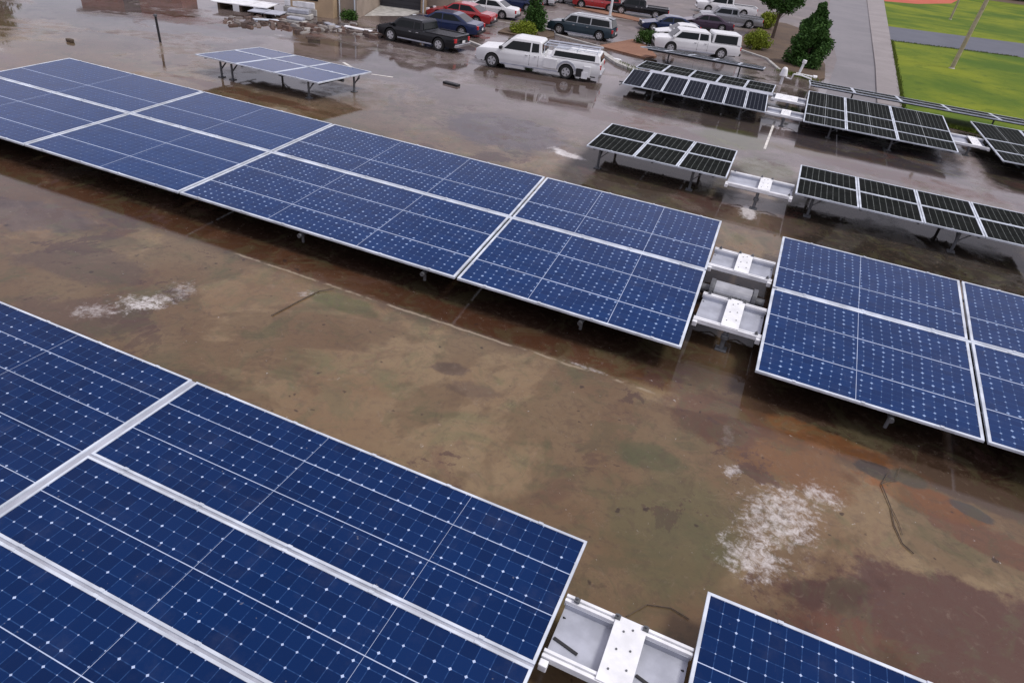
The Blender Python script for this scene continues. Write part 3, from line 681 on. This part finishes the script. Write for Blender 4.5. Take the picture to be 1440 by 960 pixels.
    for s in (-1, 1):
        for wn in win:
            pts = [(x, s*(cab_y(z)+.004), z) for x, z in wn]; pin = [(x, s*(cab_y(z)-.02), z) for x, z in wn]
            n = len(wn); MB().add(pts+pin, [tuple(range(n)), tuple(range(2*n-1, n-1, -1))]+[(k, (k+1) % n, n+(k+1) % n, n+k) for k in range(n)]).build('side_window', M['glass'], t)
    for nm, (a, b), sg in (('windshield', ws, 1), ('rear_window', rw, -1)):
        d = Vector((b[0]-a[0], 0, b[1]-a[1])).normalized(); nrm = Vector((d.z, 0, -d.x))*sg*(1 if sg*d.z > 0 else 1)
        if nrm.x*sg < 0: nrm = -nrm
        ya, yb = cab_y(a[1])-.09, cab_y(b[1])-.09
        q = [Vector((a[0], -ya, a[1])), Vector((a[0], ya, a[1])), Vector((b[0], yb, b[1])), Vector((b[0], -yb, b[1]))]
        off = nrm*.028
        MB().hexa([v-nrm*.02 for v in q], [v+off for v in q]).build(nm, M['glass'], t)
    # wheels
    for wx in (xf, xr):
        for s in (-1, 1):
            wy = s*(hw-.12)
            ty = MB().tube((wx, wy-.11, R), (wx, wy+.11, R), R, n=28).build('wheel', M['tyre'], t, bevel=.03)
            rm = MB(); yo = wy+s*.112
            rm.tube((wx, yo-s*.02, R), (wx, yo+s*.006, R), R*.62, n=24)
            rm.build('rim', M['rim'], ty)
            sp = MB()
            for k in range(5):
                a = k*math.tau/5+.3; a2 = a+.45
                sp.add([(wx+R*.2*math.cos(a), yo+s*.008, R+R*.2*math.sin(a)), (wx+R*.54*math.cos(a), yo+s*.008, R+R*.54*math.sin(a)), (wx+R*.54*math.cos(a2), yo+s*.008, R+R*.54*math.sin(a2))], [(0, 1, 2)])
            sp.build('rim_opening', M['black'], ty, fix=False)
    # lights, bumpers, mirrors, handles, plate
    for s in (-1, 1):
        yl = s*hw*.72
        MB().box(X1-.16, X1+.012, min(yl-.17, yl+.17), max(yl-.17, yl+.17), belt-.29, belt-.16).build('headlight', M['clear_lens'], t, bevel=.02)
        yl = s*hw*.80
        MB().box(X0-.014, X0+.12, yl-.11, yl+.11, belt-.30, belt-.08).build('taillight', M['red_lens'], t, bevel=.02)
        wx = ws[0][0]-.12
        MB().box(wx-.08, wx+.08, min(s*hw*.93, s*(hw+.2)), max(s*hw*.93, s*(hw+.2)), belt+.03, belt+.17).build('side_mirror', P if kind != 'service' else M['black'], t, bevel=.03)
        for wn in win[:2]:
            hx = min(p_[0] for p_ in wn)+.16
            MB().box(hx-.08, hx+.08, min(s*(hw*.99), s*(hw+.025)), max(s*(hw*.99), s*(hw+.025)), belt-.13, belt-.095).build('door_handle', M['chrome'] if kind != 'sedan' else P, t, bevel=.008)
            sx = min(p_[0] for p_ in wn)-.012
            MB().box(sx-.006, sx+.006, min(s*hw*.97, s*(hw+.003)), max(s*hw*.97, s*(hw+.003)), zb+.10, belt-.06).build('door_gap', M['black'], t)
    MB().box(X1-.06, X1+.018, -hw*.45, hw*.45, belt-.36, belt-.16).build('grille', M['black'], t, bevel=.01)
    bm_ = M['chrome'] if kind in ('pickup', 'service') else M['black']
    MB().box(X1-.10, X1+.07, -hw*.86, hw*.86, zb+.02, zb+.20).build('front_bumper', bm_, t, bevel=.03)
    MB().box(X0-.08, X0+.10, -hw*.88, hw*.88, zb+.02, zb+.19).build('rear_bumper', bm_, t, bevel=.03)
    MB().box(X0-.09, X0-.082, -.16, .16, zb+.22, zb+.36).build('licence_plate', M['white'], t)
    if kind == 'pickup':
        cr = X0+L*.40
        MB().box(X0+.12, cr-.14, -hw+.14, hw-.14, belt-.03, belt-.012).build('bed_liner', M['black'], t)
        for s in (-1, 1): MB().box(X0+.08, cr-.1, min(s*(hw-.14), s*(hw-.03)), max(s*(hw-.14), s*(hw-.03)), belt-.02, belt+.035).build('bed_rail', P, t, bevel=.015)
        MB().box(X0+.02, X0+.10, -hw+.14, hw-.14, belt-.02, belt+.03).build('tailgate_cap', P, t, bevel=.01)
    if kind in ('cap_pickup', 'service'):
        cr = X0+L*{'cap_pickup': .36, 'service': .465}[kind]
        ht = H+.05 if kind == 'cap_pickup' else H-.24
        cx1 = cr-.05 if kind == 'cap_pickup' else cr-.45
        pr = [(X0+.06, belt-.01), (cx1, belt-.01), (cx1-.06, ht-.03), (cx1-.12, ht), (X0+.22, ht), (X0+.14, ht-.03)]
        def cy(z): return hw*.95*(1-.12*(z-belt)/(ht-belt))
        cap = MB().prism(pr, -1, 1, lambda x, z, y: y*cy(z)).build('camper_top', P, t, bevel=.04)
        wz0, wz1 = belt+(ht-belt)*(.05 if kind == 'cap_pickup' else .18), belt+(ht-belt)*.84
        for s in (-1, 1):
            wn = [(X0+.36, wz0), (cx1-.14, wz0), (cx1-.2, wz1), (X0+.38, wz1)]
            pts = [(x, s*(cy(z)+.006), z) for x, z in wn]; pin = [(x, s*(cy(z)-.02), z) for x, z in wn]
            MB().hexa(pts, pin).build('top_window', M['glass'], cap)
        MB().hexa([(X0+.075, -hw*.72, wz0), (X0+.075, hw*.72, wz0), (X0+.13, hw*.68, wz1), (X0+.13, -hw*.68, wz1)],
                  [(X0+.04, -hw*.72, wz0), (X0+.04, hw*.72, wz0), (X0+.10, hw*.68, wz1), (X0+.10, -hw*.68, wz1)]).build('top_window', M['glass'], cap)
        if kind == 'service':
            # roof boards, ladder rack and tool boxes of the service body
            n = 3
            for k in range(n):
                a = lerp(X0+.25, cx1-.1, k/n)+.05; b = lerp(X0+.25, cx1-.1, (k+1)/n)-.05
                MB().box(a, b, -hw*.60, hw*.55, ht+.004, ht+.035).build('roof_panel', M['white'] if k < 2 else M['tray'], cap, bevel=.01)
            rk = MB()
            for s in (-1, 1):
                rk.tube((X0+.15, s*hw*.80, ht+.13), (cx1+.45, s*hw*.80, ht+.11), .022)
                for xx in (X0+.3, lerp(X0, cx1, .5), cx1-.1, cx1+.4): rk.tube((xx, s*hw*.80, belt+.02), (xx, s*hw*.80, ht+.13), .018)
            for xx in (X0+.3, lerp(X0, cx1, .5), cx1+.4): rk.tube((xx, -hw*.8, ht+.13), (xx, hw*.8, ht+.13), .018)
            rk.build('ladder_rack', M['alu'], t)
            for k, yy in enumerate((-.5, -.32, .25, .42)):
                MB().tube((X0+.2+k*.07, yy*hw, ht+.175), (cx1+.4, yy*hw, ht+.165), .028).build('conduit', M['tray'], t)
            for s in (-1, 1):
                bx = MB(); y0, y1 = sorted((s*(hw-.02), s*(hw+.06)))
                bx.box(xr+ra+.10, cr-.12, y0, y1, zb+.14, belt-.08); bx.build('tool_box', P, t, bevel=.015)
                MB().box(X0+.5, xr-ra-.5, y0, y1, zb-.02, belt-.20).build('tool_box', P, t, bevel=.015)
                y0, y1 = sorted((s*(hw-.02), s*(hw+.066)))
                MB().box(xr-ra-.46, xr-ra-.12, y0, y1, zb-.06, belt-.35).build('tool_recess', M['black'], t)
                MB().box(X0+.62, X0+.95, y0+.002*s, y1+.004, zb-.12, zb+.22).build('mud_flap', M['white'], t, bevel=.01)
                y0, y1 = sorted((s*(hw-.01), s*(hw+.075)))
                fa = MB(); pts = arcpts(xr, R, ra+.10, 165, 15); 
                for a, b in zip(pts[:-1], pts[1:]): fa.bar((a[0], s*(hw+.02), a[1]), (b[0], s*(hw+.02), b[1]), .09, .05, up=(0, 1, 0))
                fa.build('wheel_flare', M['tray'], t)
    if kind == 'suv':
        for s in (-1, 1): MB().bar((X1-L*.42, s*cab_y(H)*.86, H+.035), (X0+L*.14, s*cab_y(H)*.86, H+.03), .035).build('roof_rail', M['chrome'], t)
        MB().bar((X0+L*.1, 0, H+.01), (X0+L*.03, 0, H-.06), W*.5, .03).build('rear_spoiler', P, t)
    # thin sill line
    for s in (-1, 1): MB().box(xr+ra+.05, xf-ra-.05, min(s*hw*.96, s*(hw*.975)), max(s*hw*.96, s*(hw*.975)), zb-.02, zb+.05).build('sill', M['black'] if kind == 'sedan' else M['tray'], t)
    return t
def near(fw, rw, W, L, foh):
    """centre and heading from the two near side wheel contact points"""
    f, r = Vector(fw), Vector(rw); d = (f-r).normalized(); n = Vector((-d.y, d.x))
    if n.y < 0: n = -n
    c = f + d*foh - d*L/2 + n*(W/2-.1)
    return (c.x, c.y), math.degrees(math.atan2(d.y, d.x)), (f-r).length
white = paint('white_car_paint', (.74, .75, .76)); black = paint('black_car_paint', (.009, .010, .013), .18); navy = paint('navy_car_paint', (.018, .030, .085), .2)
red = paint('red_car_paint', (.36, .018, .022), .22); teal = paint('dark_teal_car_paint', (.025, .045, .06), .2); silver = paint('silver_car_paint', (.30, .31, .33), .28, .5)
plum = paint('plum_car_paint', (.06, .04, .065), .2); pgrey = paint('pale_roof_paint', (.42, .44, .46), .25)

c, h, wb = near((-15.32, 34.39), (-11.35, 35.13), 2.05, 6.75, .92)
vehicle('white crew cab service truck with a camper top and ladder rack, on wet asphalt', 'truck', 'service', white, c, h, 6.75, 2.05, 1.60, 'service_truck', wb=wb, foh=.92, belt=.98)
c, h, wb = near((-22.45, 35.75), (-19.24, 35.66), 1.9, 5.2, .95)
vehicle('black crew cab pickup parked in front of the low tan building', 'pickup', 'pickup', black, c, h, 5.2, 1.9, 1.38, 'pickup_truck', wb=wb, foh=.95)
vehicle('dark navy sedan parked directly behind the black crew cab pickup', 'car', 'sedan', navy, (-22.1, 41.7), 190, 4.9, 1.85, 1.24)
vehicle('dark red car parked between the navy sedan and a white sedan', 'car', 'sedan', red, (-23.4, 46.6), 189, 4.8, 1.82, 1.24)
c = (-23.5, 51.2)
vehicle('white sedan parked next to the dark red car', 'car', 'sedan', white, c, 190, 4.8, 1.82, 1.24)
vehicle('navy car half hidden behind the small cone shaped tree', 'car', 'sedan', navy, (-23.9, 57.2), 190, 4.7, 1.8, 1.22)
vehicle('white car at the top edge behind the small cone shaped tree', 'car', 'suv', white, (-24.6, 63.2), 190, 4.5, 1.8, 1.36)
vehicle('grey car at the very top edge of the rear parking row', 'car', 'sedan', silver, (-21.6, 67.0), 190, 4.5, 1.8, 1.22)
c, h, wb = near((-16.7, 48.75), (-13.75, 48.95), 1.85, 4.75, .9)
vehicle('dark teal minivan with a pale roof, parked right of the small cone shaped tree', 'minivan', 'suv', teal, c, h, 4.75, 1.85, 1.44, 'minivan', roofcol=pgrey, wb=wb, foh=.9)
vehicle('bright red car behind the white lamp post', 'car', 'suv', red, (-19.3, 66.2), 192, 4.5, 1.8, 1.36)
vehicle('black pickup parked right of the bright red car at the top edge', 'pickup', 'pickup', black, (-15.3, 66.6), 192, 5.3, 1.9, 1.42, 'pickup_truck')
vehicle('dark blue sedan angled away, behind the small green shrub', 'car', 'sedan', navy, (-11.0, 59.6), 203, 4.8, 1.82, 1.2)
vehicle('plum coloured car parked between the dark blue sedan and the silver pickup', 'car', 'sedan', plum, (-9.0, 65.2), 200, 4.7, 1.8, 1.2)
vehicle('silver crew cab pickup parked left of the round green tree', 'pickup', 'pickup', silver, (-7.6, 71.0), 196, 5.7, 1.95, 1.5, 'pickup_truck')
vehicle('white pickup farthest back, at the top edge beside the round tree', 'pickup', 'pickup', white, (-9.3, 80.0), 196, 6.2, 2.0, 1.6, 'pickup_truck')
vehicle('small white car squeezed behind the white pickup with a camper top', 'car', 'sedan', white, (-9.1, 55.4), 200, 4.4, 1.78, 1.25)
vehicle('white pickup with a tall camper top and a dark side window, behind the edge-on array', 'pickup', 'cap_pickup', white, (-7.3, 50.7), 200, 5.9, 1.95, 1.55, 'pickup_truck')

# ------------------------------------------------------------------ trees and shrubs
def leaf_mat(name, a, b):
    m, nt, p = newmat(name); N = NT(nt)
    oi = N.n('ShaderNodeNewGeometry'); pos = oi.outputs['Position']
    rnd = oi.outputs['Random Per Island']
    f = N.math('ADD', N.math('MULTIPLY', rnd, .55), N.math('MULTIPLY', N.noise(pos, 2.2, 3), .5))
    N.l(N.mix(f, a, b), p.inputs['Base Color']); p.inputs['Roughness'].default_value = .7; p.inputs['Specular IOR Level'].default_value = .2
    return m
M['leaf_dark'] = leaf_mat('dark_conifer_leaves', (.014, .042, .010), (.070, .155, .030))
M['leaf_mid'] = leaf_mat('green_leaves', (.020, .055, .010), (.060, .13, .022))
M['leaf_lime'] = leaf_mat('lime_leaves', (.10, .15, .012), (.24, .28, .03))
M['blade'] = leaf_mat('grass_blades', (.04, .075, .010), (.13, .16, .018))
tag(GT.build('grass_tufts', M['blade'], fix=False), 'ragged grass tufts along the lawn borders', 'grass', kind='stuff')
def leaves(mb, pts_fn, n, size):
    for _ in range(n):
        c = Vector(pts_fn()); s = size*random.uniform(.6, 1.4)
        u = Vector((random.gauss(0, 1), random.gauss(0, 1), random.gauss(0, 1))).normalized(); v = u.orthogonal().normalized()
        v.rotate(Matrix.Rotation(random.uniform(0, 6.28), 3, u)); w_ = u.cross(v)
        mb.add([c-v*s-w_*s*.5, c+v*s-w_*s*.35, c+v*s*.8+w_*s*.5, c-v*s*.7+w_*s*.45], [(0, 1, 2, 3)])
def plant(name, label, loc, kind, h, r, mat_, n, size, trunk_h=0, cat='tree', lean=0, z0=0):
    t = thing(name, label, cat, (*loc, z0), 0, {'shrub': 'shrubs in the car park beds', 'conifer_tree': 'conifers in the car park beds', 'broad_tree': 'low trees beyond the flooded lot'}.get(name))
    clumps = []
    for _ in range(110 if kind == 'cone' else 60):
        a = random.uniform(0, math.tau); k = random.random()
        if kind == 'cone': z = lerp(.04, .97, k**1.15)*h; rr = r*(1-(z/h)**1.3)**.8*(.6+.4*min(1, z/(h*.2)))*random.uniform(.35, .92); cr = r*.30*(1.15-z/h)+.08
        elif kind == 'round': z = trunk_h+(h-trunk_h)*random.uniform(.12, .9); q = (z-trunk_h)/(h-trunk_h)*2-1; rr = r*math.sqrt(max(0, 1-q*q))*random.uniform(.4, .95); cr = r*.30
        else: z = h*random.uniform(.2, .85); rr = r*math.sqrt(1-(z/h)**2*.8)*random.uniform(.1, .95); cr = r*.30
        clumps.append((Vector((rr*math.cos(a)+lean*z, rr*math.sin(a), z)), cr))
    def fn():
        c, cr = random.choice(clumps); d = Vector((random.gauss(0, 1), random.gauss(0, 1), random.gauss(0, 1))).normalized()*cr*random.random()**.4
        p_ = c+d; p_.z = max(p_.z, .05); return p_
    mb = MB(); leaves(mb, fn, n, size); mb.build('crown' if cat == 'tree' else 'foliage', mat_, t, fix=False)
    tr = MB()
    th = max(trunk_h*1.3, h*.6)
    tr.tube((0, 0, -.05), (lean*th*.5, 0, th*.5), .06+.018*h, .05+.012*h, 8).tube((lean*th*.5, 0, th*.5), (lean*th, 0, th), .05+.012*h, .02, 8)
    for c_, cr in clumps[::4]:
        tr.tube((lean*th*.5, 0, min(th*.5, c_.z*.7)), tuple(c_*.92), .025, .01, 5)
    tr.build('trunk' if cat == 'tree' else 'stems', M['bark'], t)
    return t
plant('conifer_tree', 'big dense dark conifer beside the asphalt driveway', (.0, 53.9), 'cone', 4.05, 1.65, M['leaf_dark'], 26000, .075)
plant('conifer_tree', 'small dark cone shaped tree standing in the parking lot bed', (-18.35, 47.9), 'cone', 3.0, .95, M['leaf_dark'], 9000, .055)
plant('round_tree', 'round dark tree with a bare trunk, left of the driveway at the top edge', (-3.2, 66.2), 'round', 5.0, 1.75, M['leaf_dark'], 14000, .075, trunk_h=2.1)
plant('shrub', 'yellow green shrub between the white camper pickup and the conifer', (-3.75, 57.8), 'bush', 1.5, 1.05, M['leaf_lime'], 4200, .06, cat='shrub')
plant('shrub', 'lime shrub behind the trunk of the round tree', (-4.4, 72.5), 'bush', 1.5, 1.0, M['leaf_lime'], 3200, .07, cat='shrub')
plant('shrub', 'lime shrub at the foot of the small cone shaped tree', (-18.3, 45.9), 'bush', .75, .95, M['leaf_lime'], 3200, .05, cat='shrub')
plant('shrub', 'green shrub left of the white camper pickup', (-10.7, 50.8), 'bush', .95, .85, M['leaf_mid'], 3200, .05, cat='shrub')
plant('shrub', 'low dark shrub in front of the tan building wall', (-27.9, 39.4), 'bush', .55, .6, M['leaf_mid'], 1200, .05, cat='shrub')
# wood beyond the lawn and around the site: a mass of crowns
def wood_mass(name, pts, n, hmin, hmax, leafs, size):
    mb = MB()
    for _ in range(n):
        a, b = random.choice(list(zip(pts[:-1], pts[1:]))); k = random.random()
        cx, cy = lerp(a[0], b[0], k)+random.uniform(-5, 5), lerp(a[1], b[1], k)+random.uniform(-5, 5); h = random.uniform(hmin, hmax)
        def fn():
            d = Vector((random.gauss(0, 1), random.gauss(0, 1), random.gauss(0, 1))).normalized()*random.random()**.35
            return (cx+d.x*h*.42, cy+d.y*h*.42, max(.1, h*.5+d.z*h*.5))
        leaves(mb, fn, leafs, size)
    tag(mb.build(name, M['leaf_mid'], fix=False), 'dark green wood bordering the far side of the lawn', 'wood', kind='stuff')
wood_mass('far_wood', [(30, 235), (70, 225), (120, 200), (180, 150)], 60, 9, 15, 160, .9)
for k, (x, y) in enumerate([(-46.8, 27.5), (-60, 52), (-75, 40), (-66, 62)]):
    plant('broad_tree', ['broad low tree at the top left corner, mirrored green in the water', 'low tree far behind the red brick hut', 'low tree farthest to the left', 'low tree farthest behind the hut'][k], (x, y), 'bush', 3.0, 2.4, M['leaf_mid'], 4000, .14, trunk_h=.8)

# ------------------------------------------------------------------ poles
t = thing('utility_pole', 'tall pale wooden pole rising from the lawn, nearer of the two', 'pole', (10.99, 66.47, 0), 0, 'poles on the lawn')
MB().tube((0, 0, 0), (.55, 0, 9), .17, .13, 14).build('shaft', M['wood'], t); MB().tube((0, 0, -.02), (0, 0, .10), .26, .2, 14).build('footing', M['concrete'], t)
t = thing('utility_pole', 'thin pale pole standing far back on the lawn near the red clay', 'pole', (17.3, 122, 0), 0, 'poles on the lawn')
MB().tube((0, 0, 0), (.2, 0, 8), .15, .12, 12).build('shaft', M['wood'], t); MB().tube((0, 0, -.02), (0, 0, .08), .24, .2, 12).build('footing', M['concrete'], t)
t = thing('lamp_post', 'slender white lamp post rising beyond the dark teal minivan', 'lamp post', (-16.3, 60.3, 0))
MB().tube((0, 0, .3), (0, 0, 6.2), .11, .08, 12).build('shaft', M['white'], t); MB().tube((0, 0, 0), (0, 0, .35), .24, .22, 14).build('base', M['concrete'], t)
MB().tube((0, 0, 6.1), (.9, 0, 6.35), .04).build('arm', M['white'], t); MB().box(.8, 1.4, -.14, .14, 6.3, 6.4).build('lamp_head', M['alu'], t, bevel=.03)

# ------------------------------------------------------------------ tan building and clutter, top left
M['tan'] = mat('tan_stucco', (.42, .31, .20), .8, 0, .12, 1.2, bump=.3); M['tan2'] = mat('grey_beige_siding', (.33, .27, .22), .75, 0, .12, 1.5)  # siding is a greyer, darker beige than the stucco
M['door'] = mat('dark_roller_door', (.045, .046, .055), .5, .2, .1, 2); M['roof'] = mat('grey_roof', (.16, .15, .15), .7, 0, .15, 2)
M['brick'] = mat('red_brick', (.26, .085, .06), .85, 0, .25, 4, bump=.4)
def tan_building():
    t = thing('tan_building', 'low tan stucco building with a dark roller door behind the black pickup', 'building', (-27.0, 47.1, 0), rad(20))
    MB().box(-7.2, -4.45, -7.2, -.6, 0, 2.5).build('wall', M['tan'], t)
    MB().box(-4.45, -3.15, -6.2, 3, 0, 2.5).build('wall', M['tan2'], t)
    MB().box(-3.0, -.05, .12, 5, 2.35, 3.1).box(-7.0, -3.0, 3.1, 8, 0, 3.1).build('wall', M['tan'], t)
    MB().box(-.02, .35, -.15, 5, 0, 3.1).build('pillar', M['tan'], t)
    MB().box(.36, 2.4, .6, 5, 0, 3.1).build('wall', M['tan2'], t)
    d_ = MB(); d_.box(-3.05, -.04, .30, .36, 0, 2.35)
    for k in range(8): d_.box(-3.05, -.04, .27, .298, .04+k*.29, .28+k*.29)
    d_.build('roller_door', M['door'], t)
    MB().box(-7.4, -4.3, -7.4, -.5, 2.5, 2.65).box(-4.3, -3.0, -6.4, 3.1, 2.502, 2.652).build('roof', M['roof'], t)
    MB().box(-3.14, 2.6, -.3, 5.2, 3.1, 3.3).build('roof', M['roof'], t)
    for x, y in ((-4.3, -6.27), (-3.3, -6.27), (.18, -.22)): MB().tube((x, y, 0), (x, y, 2.6), .05).build('downpipe', M['alu'], t)
    MB().box(-6.2, -5.4, -7.24, -7.205, .9, 1.7).build('window', M['glass'], t)
    r = MB().add([(-3.1, -4.6, 0), (-.6, -2.4, 0), (-.04, .25, .10), (-3.1, .25, .10), (-3.1, -4.6, -.1), (-.6, -2.4, -.1), (-.04, .25, -.1), (-3.1, .25, -.1)], [(0, 1, 2, 3), (7, 6, 5, 4), (0, 4, 5, 1), (1, 5, 6, 2), (2, 6, 7, 3), (3, 7, 4, 0)])
    r.build('ramp', M['concrete'], t)
tan_building()
t = thing('brick_hut', 'small red brick hut just beyond the top left edge, mirrored in the water', 'hut', (-43.0, 36.6, 0), .5)
MB().box(-3.2, 3.2, -1.6, 1.6, 0, 1.45).build('wall', M['brick'], t); MB().box(-3.5, 3.5, -1.9, 1.9, 1.45, 1.6).build('roof', M['roof'], t); MB().box(-.5, .5, -1.66, -1.6, 0, 1.4).build('door', M['door'], t)
def boards(label, loc, rz, sx, sy, z0, z1, mat_, name='board_stack', n=3):
    t = thing(name, label, 'boards', (*loc, 0), rz)
    for k in range(n):
        a = lerp(-sx/2, sx/2, k/n); b = lerp(-sx/2, sx/2, (k+1)/n)-.04
        MB().box(a, b, -sy/2+random.uniform(-.05, .05), sy/2, z1-.05, z1+random.uniform(0, .015)).build('board', mat_, t, bevel=.01)
    s_ = MB()
    for xx in (-sx*.38, 0, sx*.38): s_.box(xx-.08, xx+.08, -sy*.42, sy*.42, 0, z1-.052)
    s_.build('pallet', M['bark'], t)
boards('flat white panels stacked low beside the tan building', (-33.6, 36.4), .35, 3.6, 2.2, 0, .42, M['white'])
boards('grey slabs stacked beside the flat white panels', (-31.2, 35.6), .35, 2.0, 1.4, 0, .30, M['tray'], n=2)
for k, (x, y, sx, sy, sz, rz, lab) in enumerate([(-29.9, 37.0, 1.5, .8, .55, .4, 'pale grey block at the corner of the tan building'), (-30.9, 38.6, 2.2, 1.2, .8, .3, 'white wrapped bale behind the pale grey blocks'), (-28.9, 35.4, 1.2, .6, .35, .2, 'broken grey slab lying in front of the pale grey block')]):
    t = thing('concrete_block' if k != 1 else 'wrapped_bale', lab, 'block' if k != 1 else 'bale', (x, y, 0), rz)
    MB().box(-sx/2, sx/2, -sy/2, sy/2, 0, sz*.5).build('lower_course', M['concrete'], t, bevel=.04)
    MB().box(-sx/2+.08, sx/2-.12, -sy/2+.03, sy/2-.05, sz*.5+.003, sz).build('upper_course', M['tray'] if k != 1 else M['white'], t, bevel=.06)
# rubble along the building front
mb = MB()
for _ in range(520):
    k = random.random(); x = lerp(-31.5, -22.8, k)+random.gauss(0, .6); y = lerp(33.0, 38.0, k)+random.gauss(0, .9); s = random.uniform(.03, .15)*random.choice((.6, 1, 1.5))
    a = random.uniform(0, 3.14); d = Vector((math.cos(a), math.sin(a), 0))*s*random.uniform(1, 2.6); e = Vector((-math.sin(a), math.cos(a), 0))*s*.7; c = Vector((x, y, 0)); hh = s*random.uniform(.4, 1.1)
    mb.hexa([c-d-e, c+d-e, c+d+e, c-d+e], [c-d*.8-e*.7+Vector((0, 0, hh)), c+d*.9-e*.8+Vector((0, 0, hh*.8)), c+d*.7+e*.8+Vector((0, 0, hh*.9)), c-d*.8+e*.6+Vector((0, 0, hh))])
m_, nt, p = newmat('mixed_rubble'); N = NT(nt); g_ = N.n('ShaderNodeNewGeometry')
cr_ = N.n('ShaderNodeValToRGB'); N.l(g_.outputs['Random Per Island'], cr_.inputs[0]); cr_.color_ramp.elements[0].color = (.05, .035, .03, 1); cr_.color_ramp.elements[1].color = (.38, .36, .34, 1)
e_ = cr_.color_ramp.elements.new(.45); e_.color = (.11, .065, .05, 1); e_ = cr_.color_ramp.elements.new(.8); e_.color = (.17, .15, .14, 1)
N.l(cr_.outputs[0], p.inputs['Base Color']); p.inputs['Roughness'].default_value = .8
tag(mb.build('rubble', m_), 'line of dark rubble and broken boards in front of the tan building', 'rubble', kind='stuff')
for k, (x, y, l, rz, mm, lab) in enumerate([(-25.3, 36.6, 1.7, .25, 'white', 'pale broken board lying at the nose of the black pickup'), (-30.0, 34.0, 1.5, 1.1, 'alu', 'grey plank leaning in the rubble left of the tan building'), (-26.9, 36.2, 1.2, -.3, 'tray', 'short grey plank lying in the middle of the rubble')]):
    o = MB().box(-l/2, l/2, -.16, .16, .1, .15).box(-l/2+.1, -l/2+.2, -.14, .14, 0, .1).box(l/2-.2, l/2-.1, -.14, .14, 0, .1).build('broken_board', M[mm], bevel=.01)
    o.location = (x, y, .02); o.rotation_euler = (.06, .05, rz); tag(o, lab, 'board')
# debris scattered in the shallow water
for k, (x, y, s, lab) in enumerate([(-31.2, 22.3, .25, 'small dark clod in the shallow water near the left edge'), (-8.9, 44.2, .4, 'dark bundle lying against the pale kerb behind the truck'), (-10.6, 42.6, .3, 'small white sack by the kerb behind the truck')]):
    o = MB().slab([(math.cos(a*.9)*s*random.uniform(.7, 1.2), math.sin(a*.9)*s*.6*random.uniform(.7, 1.2)) for a in range(7)], 0, s*.55).build('debris_lump', M['bark'] if k < 2 else M['white'], bevel=.04); o.location = (x, y, 0)
    tag(o, lab, 'debris')

# ------------------------------------------------------------------ camera, sky, sun
f, yaw, pit, rol, H = 924.606, -.340797, .584961, .125297, 7.45274
fw = Vector((math.cos(pit)*math.sin(yaw), math.cos(pit)*math.cos(yaw), -math.sin(pit)))
r0 = Vector((math.cos(yaw), -math.sin(yaw), 0)); u0 = r0.cross(fw)
r = r0*math.cos(rol)+u0*math.sin(rol); u = -r0*math.sin(rol)+u0*math.cos(rol)
cam = bpy.data.cameras.new('camera'); co = bpy.data.objects.new('camera', cam); C.objects.link(co)
cam.sensor_width = 36; cam.lens = f/1440*36; cam.clip_end = 3000; cam.clip_start = .1
co.matrix_world = Matrix(((r.x, u.x, -fw.x, 0), (r.y, u.y, -fw.y, 0), (r.z, u.z, -fw.z, H), (0, 0, 0, 1)))
scene.camera = co

SUN_EL, SUN_AZ = rad(60), rad(85)        # azimuth measured from +Y towards +X
world = bpy.data.worlds.new('World'); scene.world = world; world.use_nodes = True
nt = world.node_tree; N = NT(nt); bg = nt.nodes['Background']
sky = N.n('ShaderNodeTexSky', sky_type='NISHITA'); sky.sun_disc = False; sky.sun_elevation = SUN_EL; sky.sun_rotation = SUN_AZ
sky.air_density = 1.0; sky.dust_density = 2.5; sky.ozone_density = 1.0
tc = N.n('ShaderNodeTexCoord').outputs['Generated']
mp = N.n('ShaderNodeMapping'); N.l(tc, mp.inputs[0]); mp.inputs['Scale'].default_value = (1, 1, 2.2)
cl = N.step(N.noise(mp.outputs[0], 2.1, 7, .58, .2), .36, .60)
lum = N.noise(mp.outputs[0], 3.4, 6, .6)
cc = N.mix(lum, (4.5, 4.2, 5.0), (9.0, 8.5, 9.6))
N.l(N.mix(N.math('MULTIPLY_ADD', cl, .40, .55), sky.outputs[0], cc), bg.inputs['Color'])
bg.inputs['Strength'].default_value = .112
sl = bpy.data.lights.new('sun', 'SUN'); sl.energy = 1.8; sl.angle = rad(12); sl.color = (1, .96, .90)
so = bpy.data.objects.new('sun', sl); C.objects.link(so)
d = Vector((math.sin(SUN_AZ)*math.cos(SUN_EL), math.cos(SUN_AZ)*math.cos(SUN_EL), math.sin(SUN_EL)))
so.rotation_euler = d.to_track_quat('Z', 'Y').to_euler()
vs = scene.view_settings; vs.view_transform = 'Standard'; vs.look = 'None'; vs.exposure = .12; vs.gamma = 1; vs.use_curve_mapping = False
scene.render.engine = 'CYCLES'
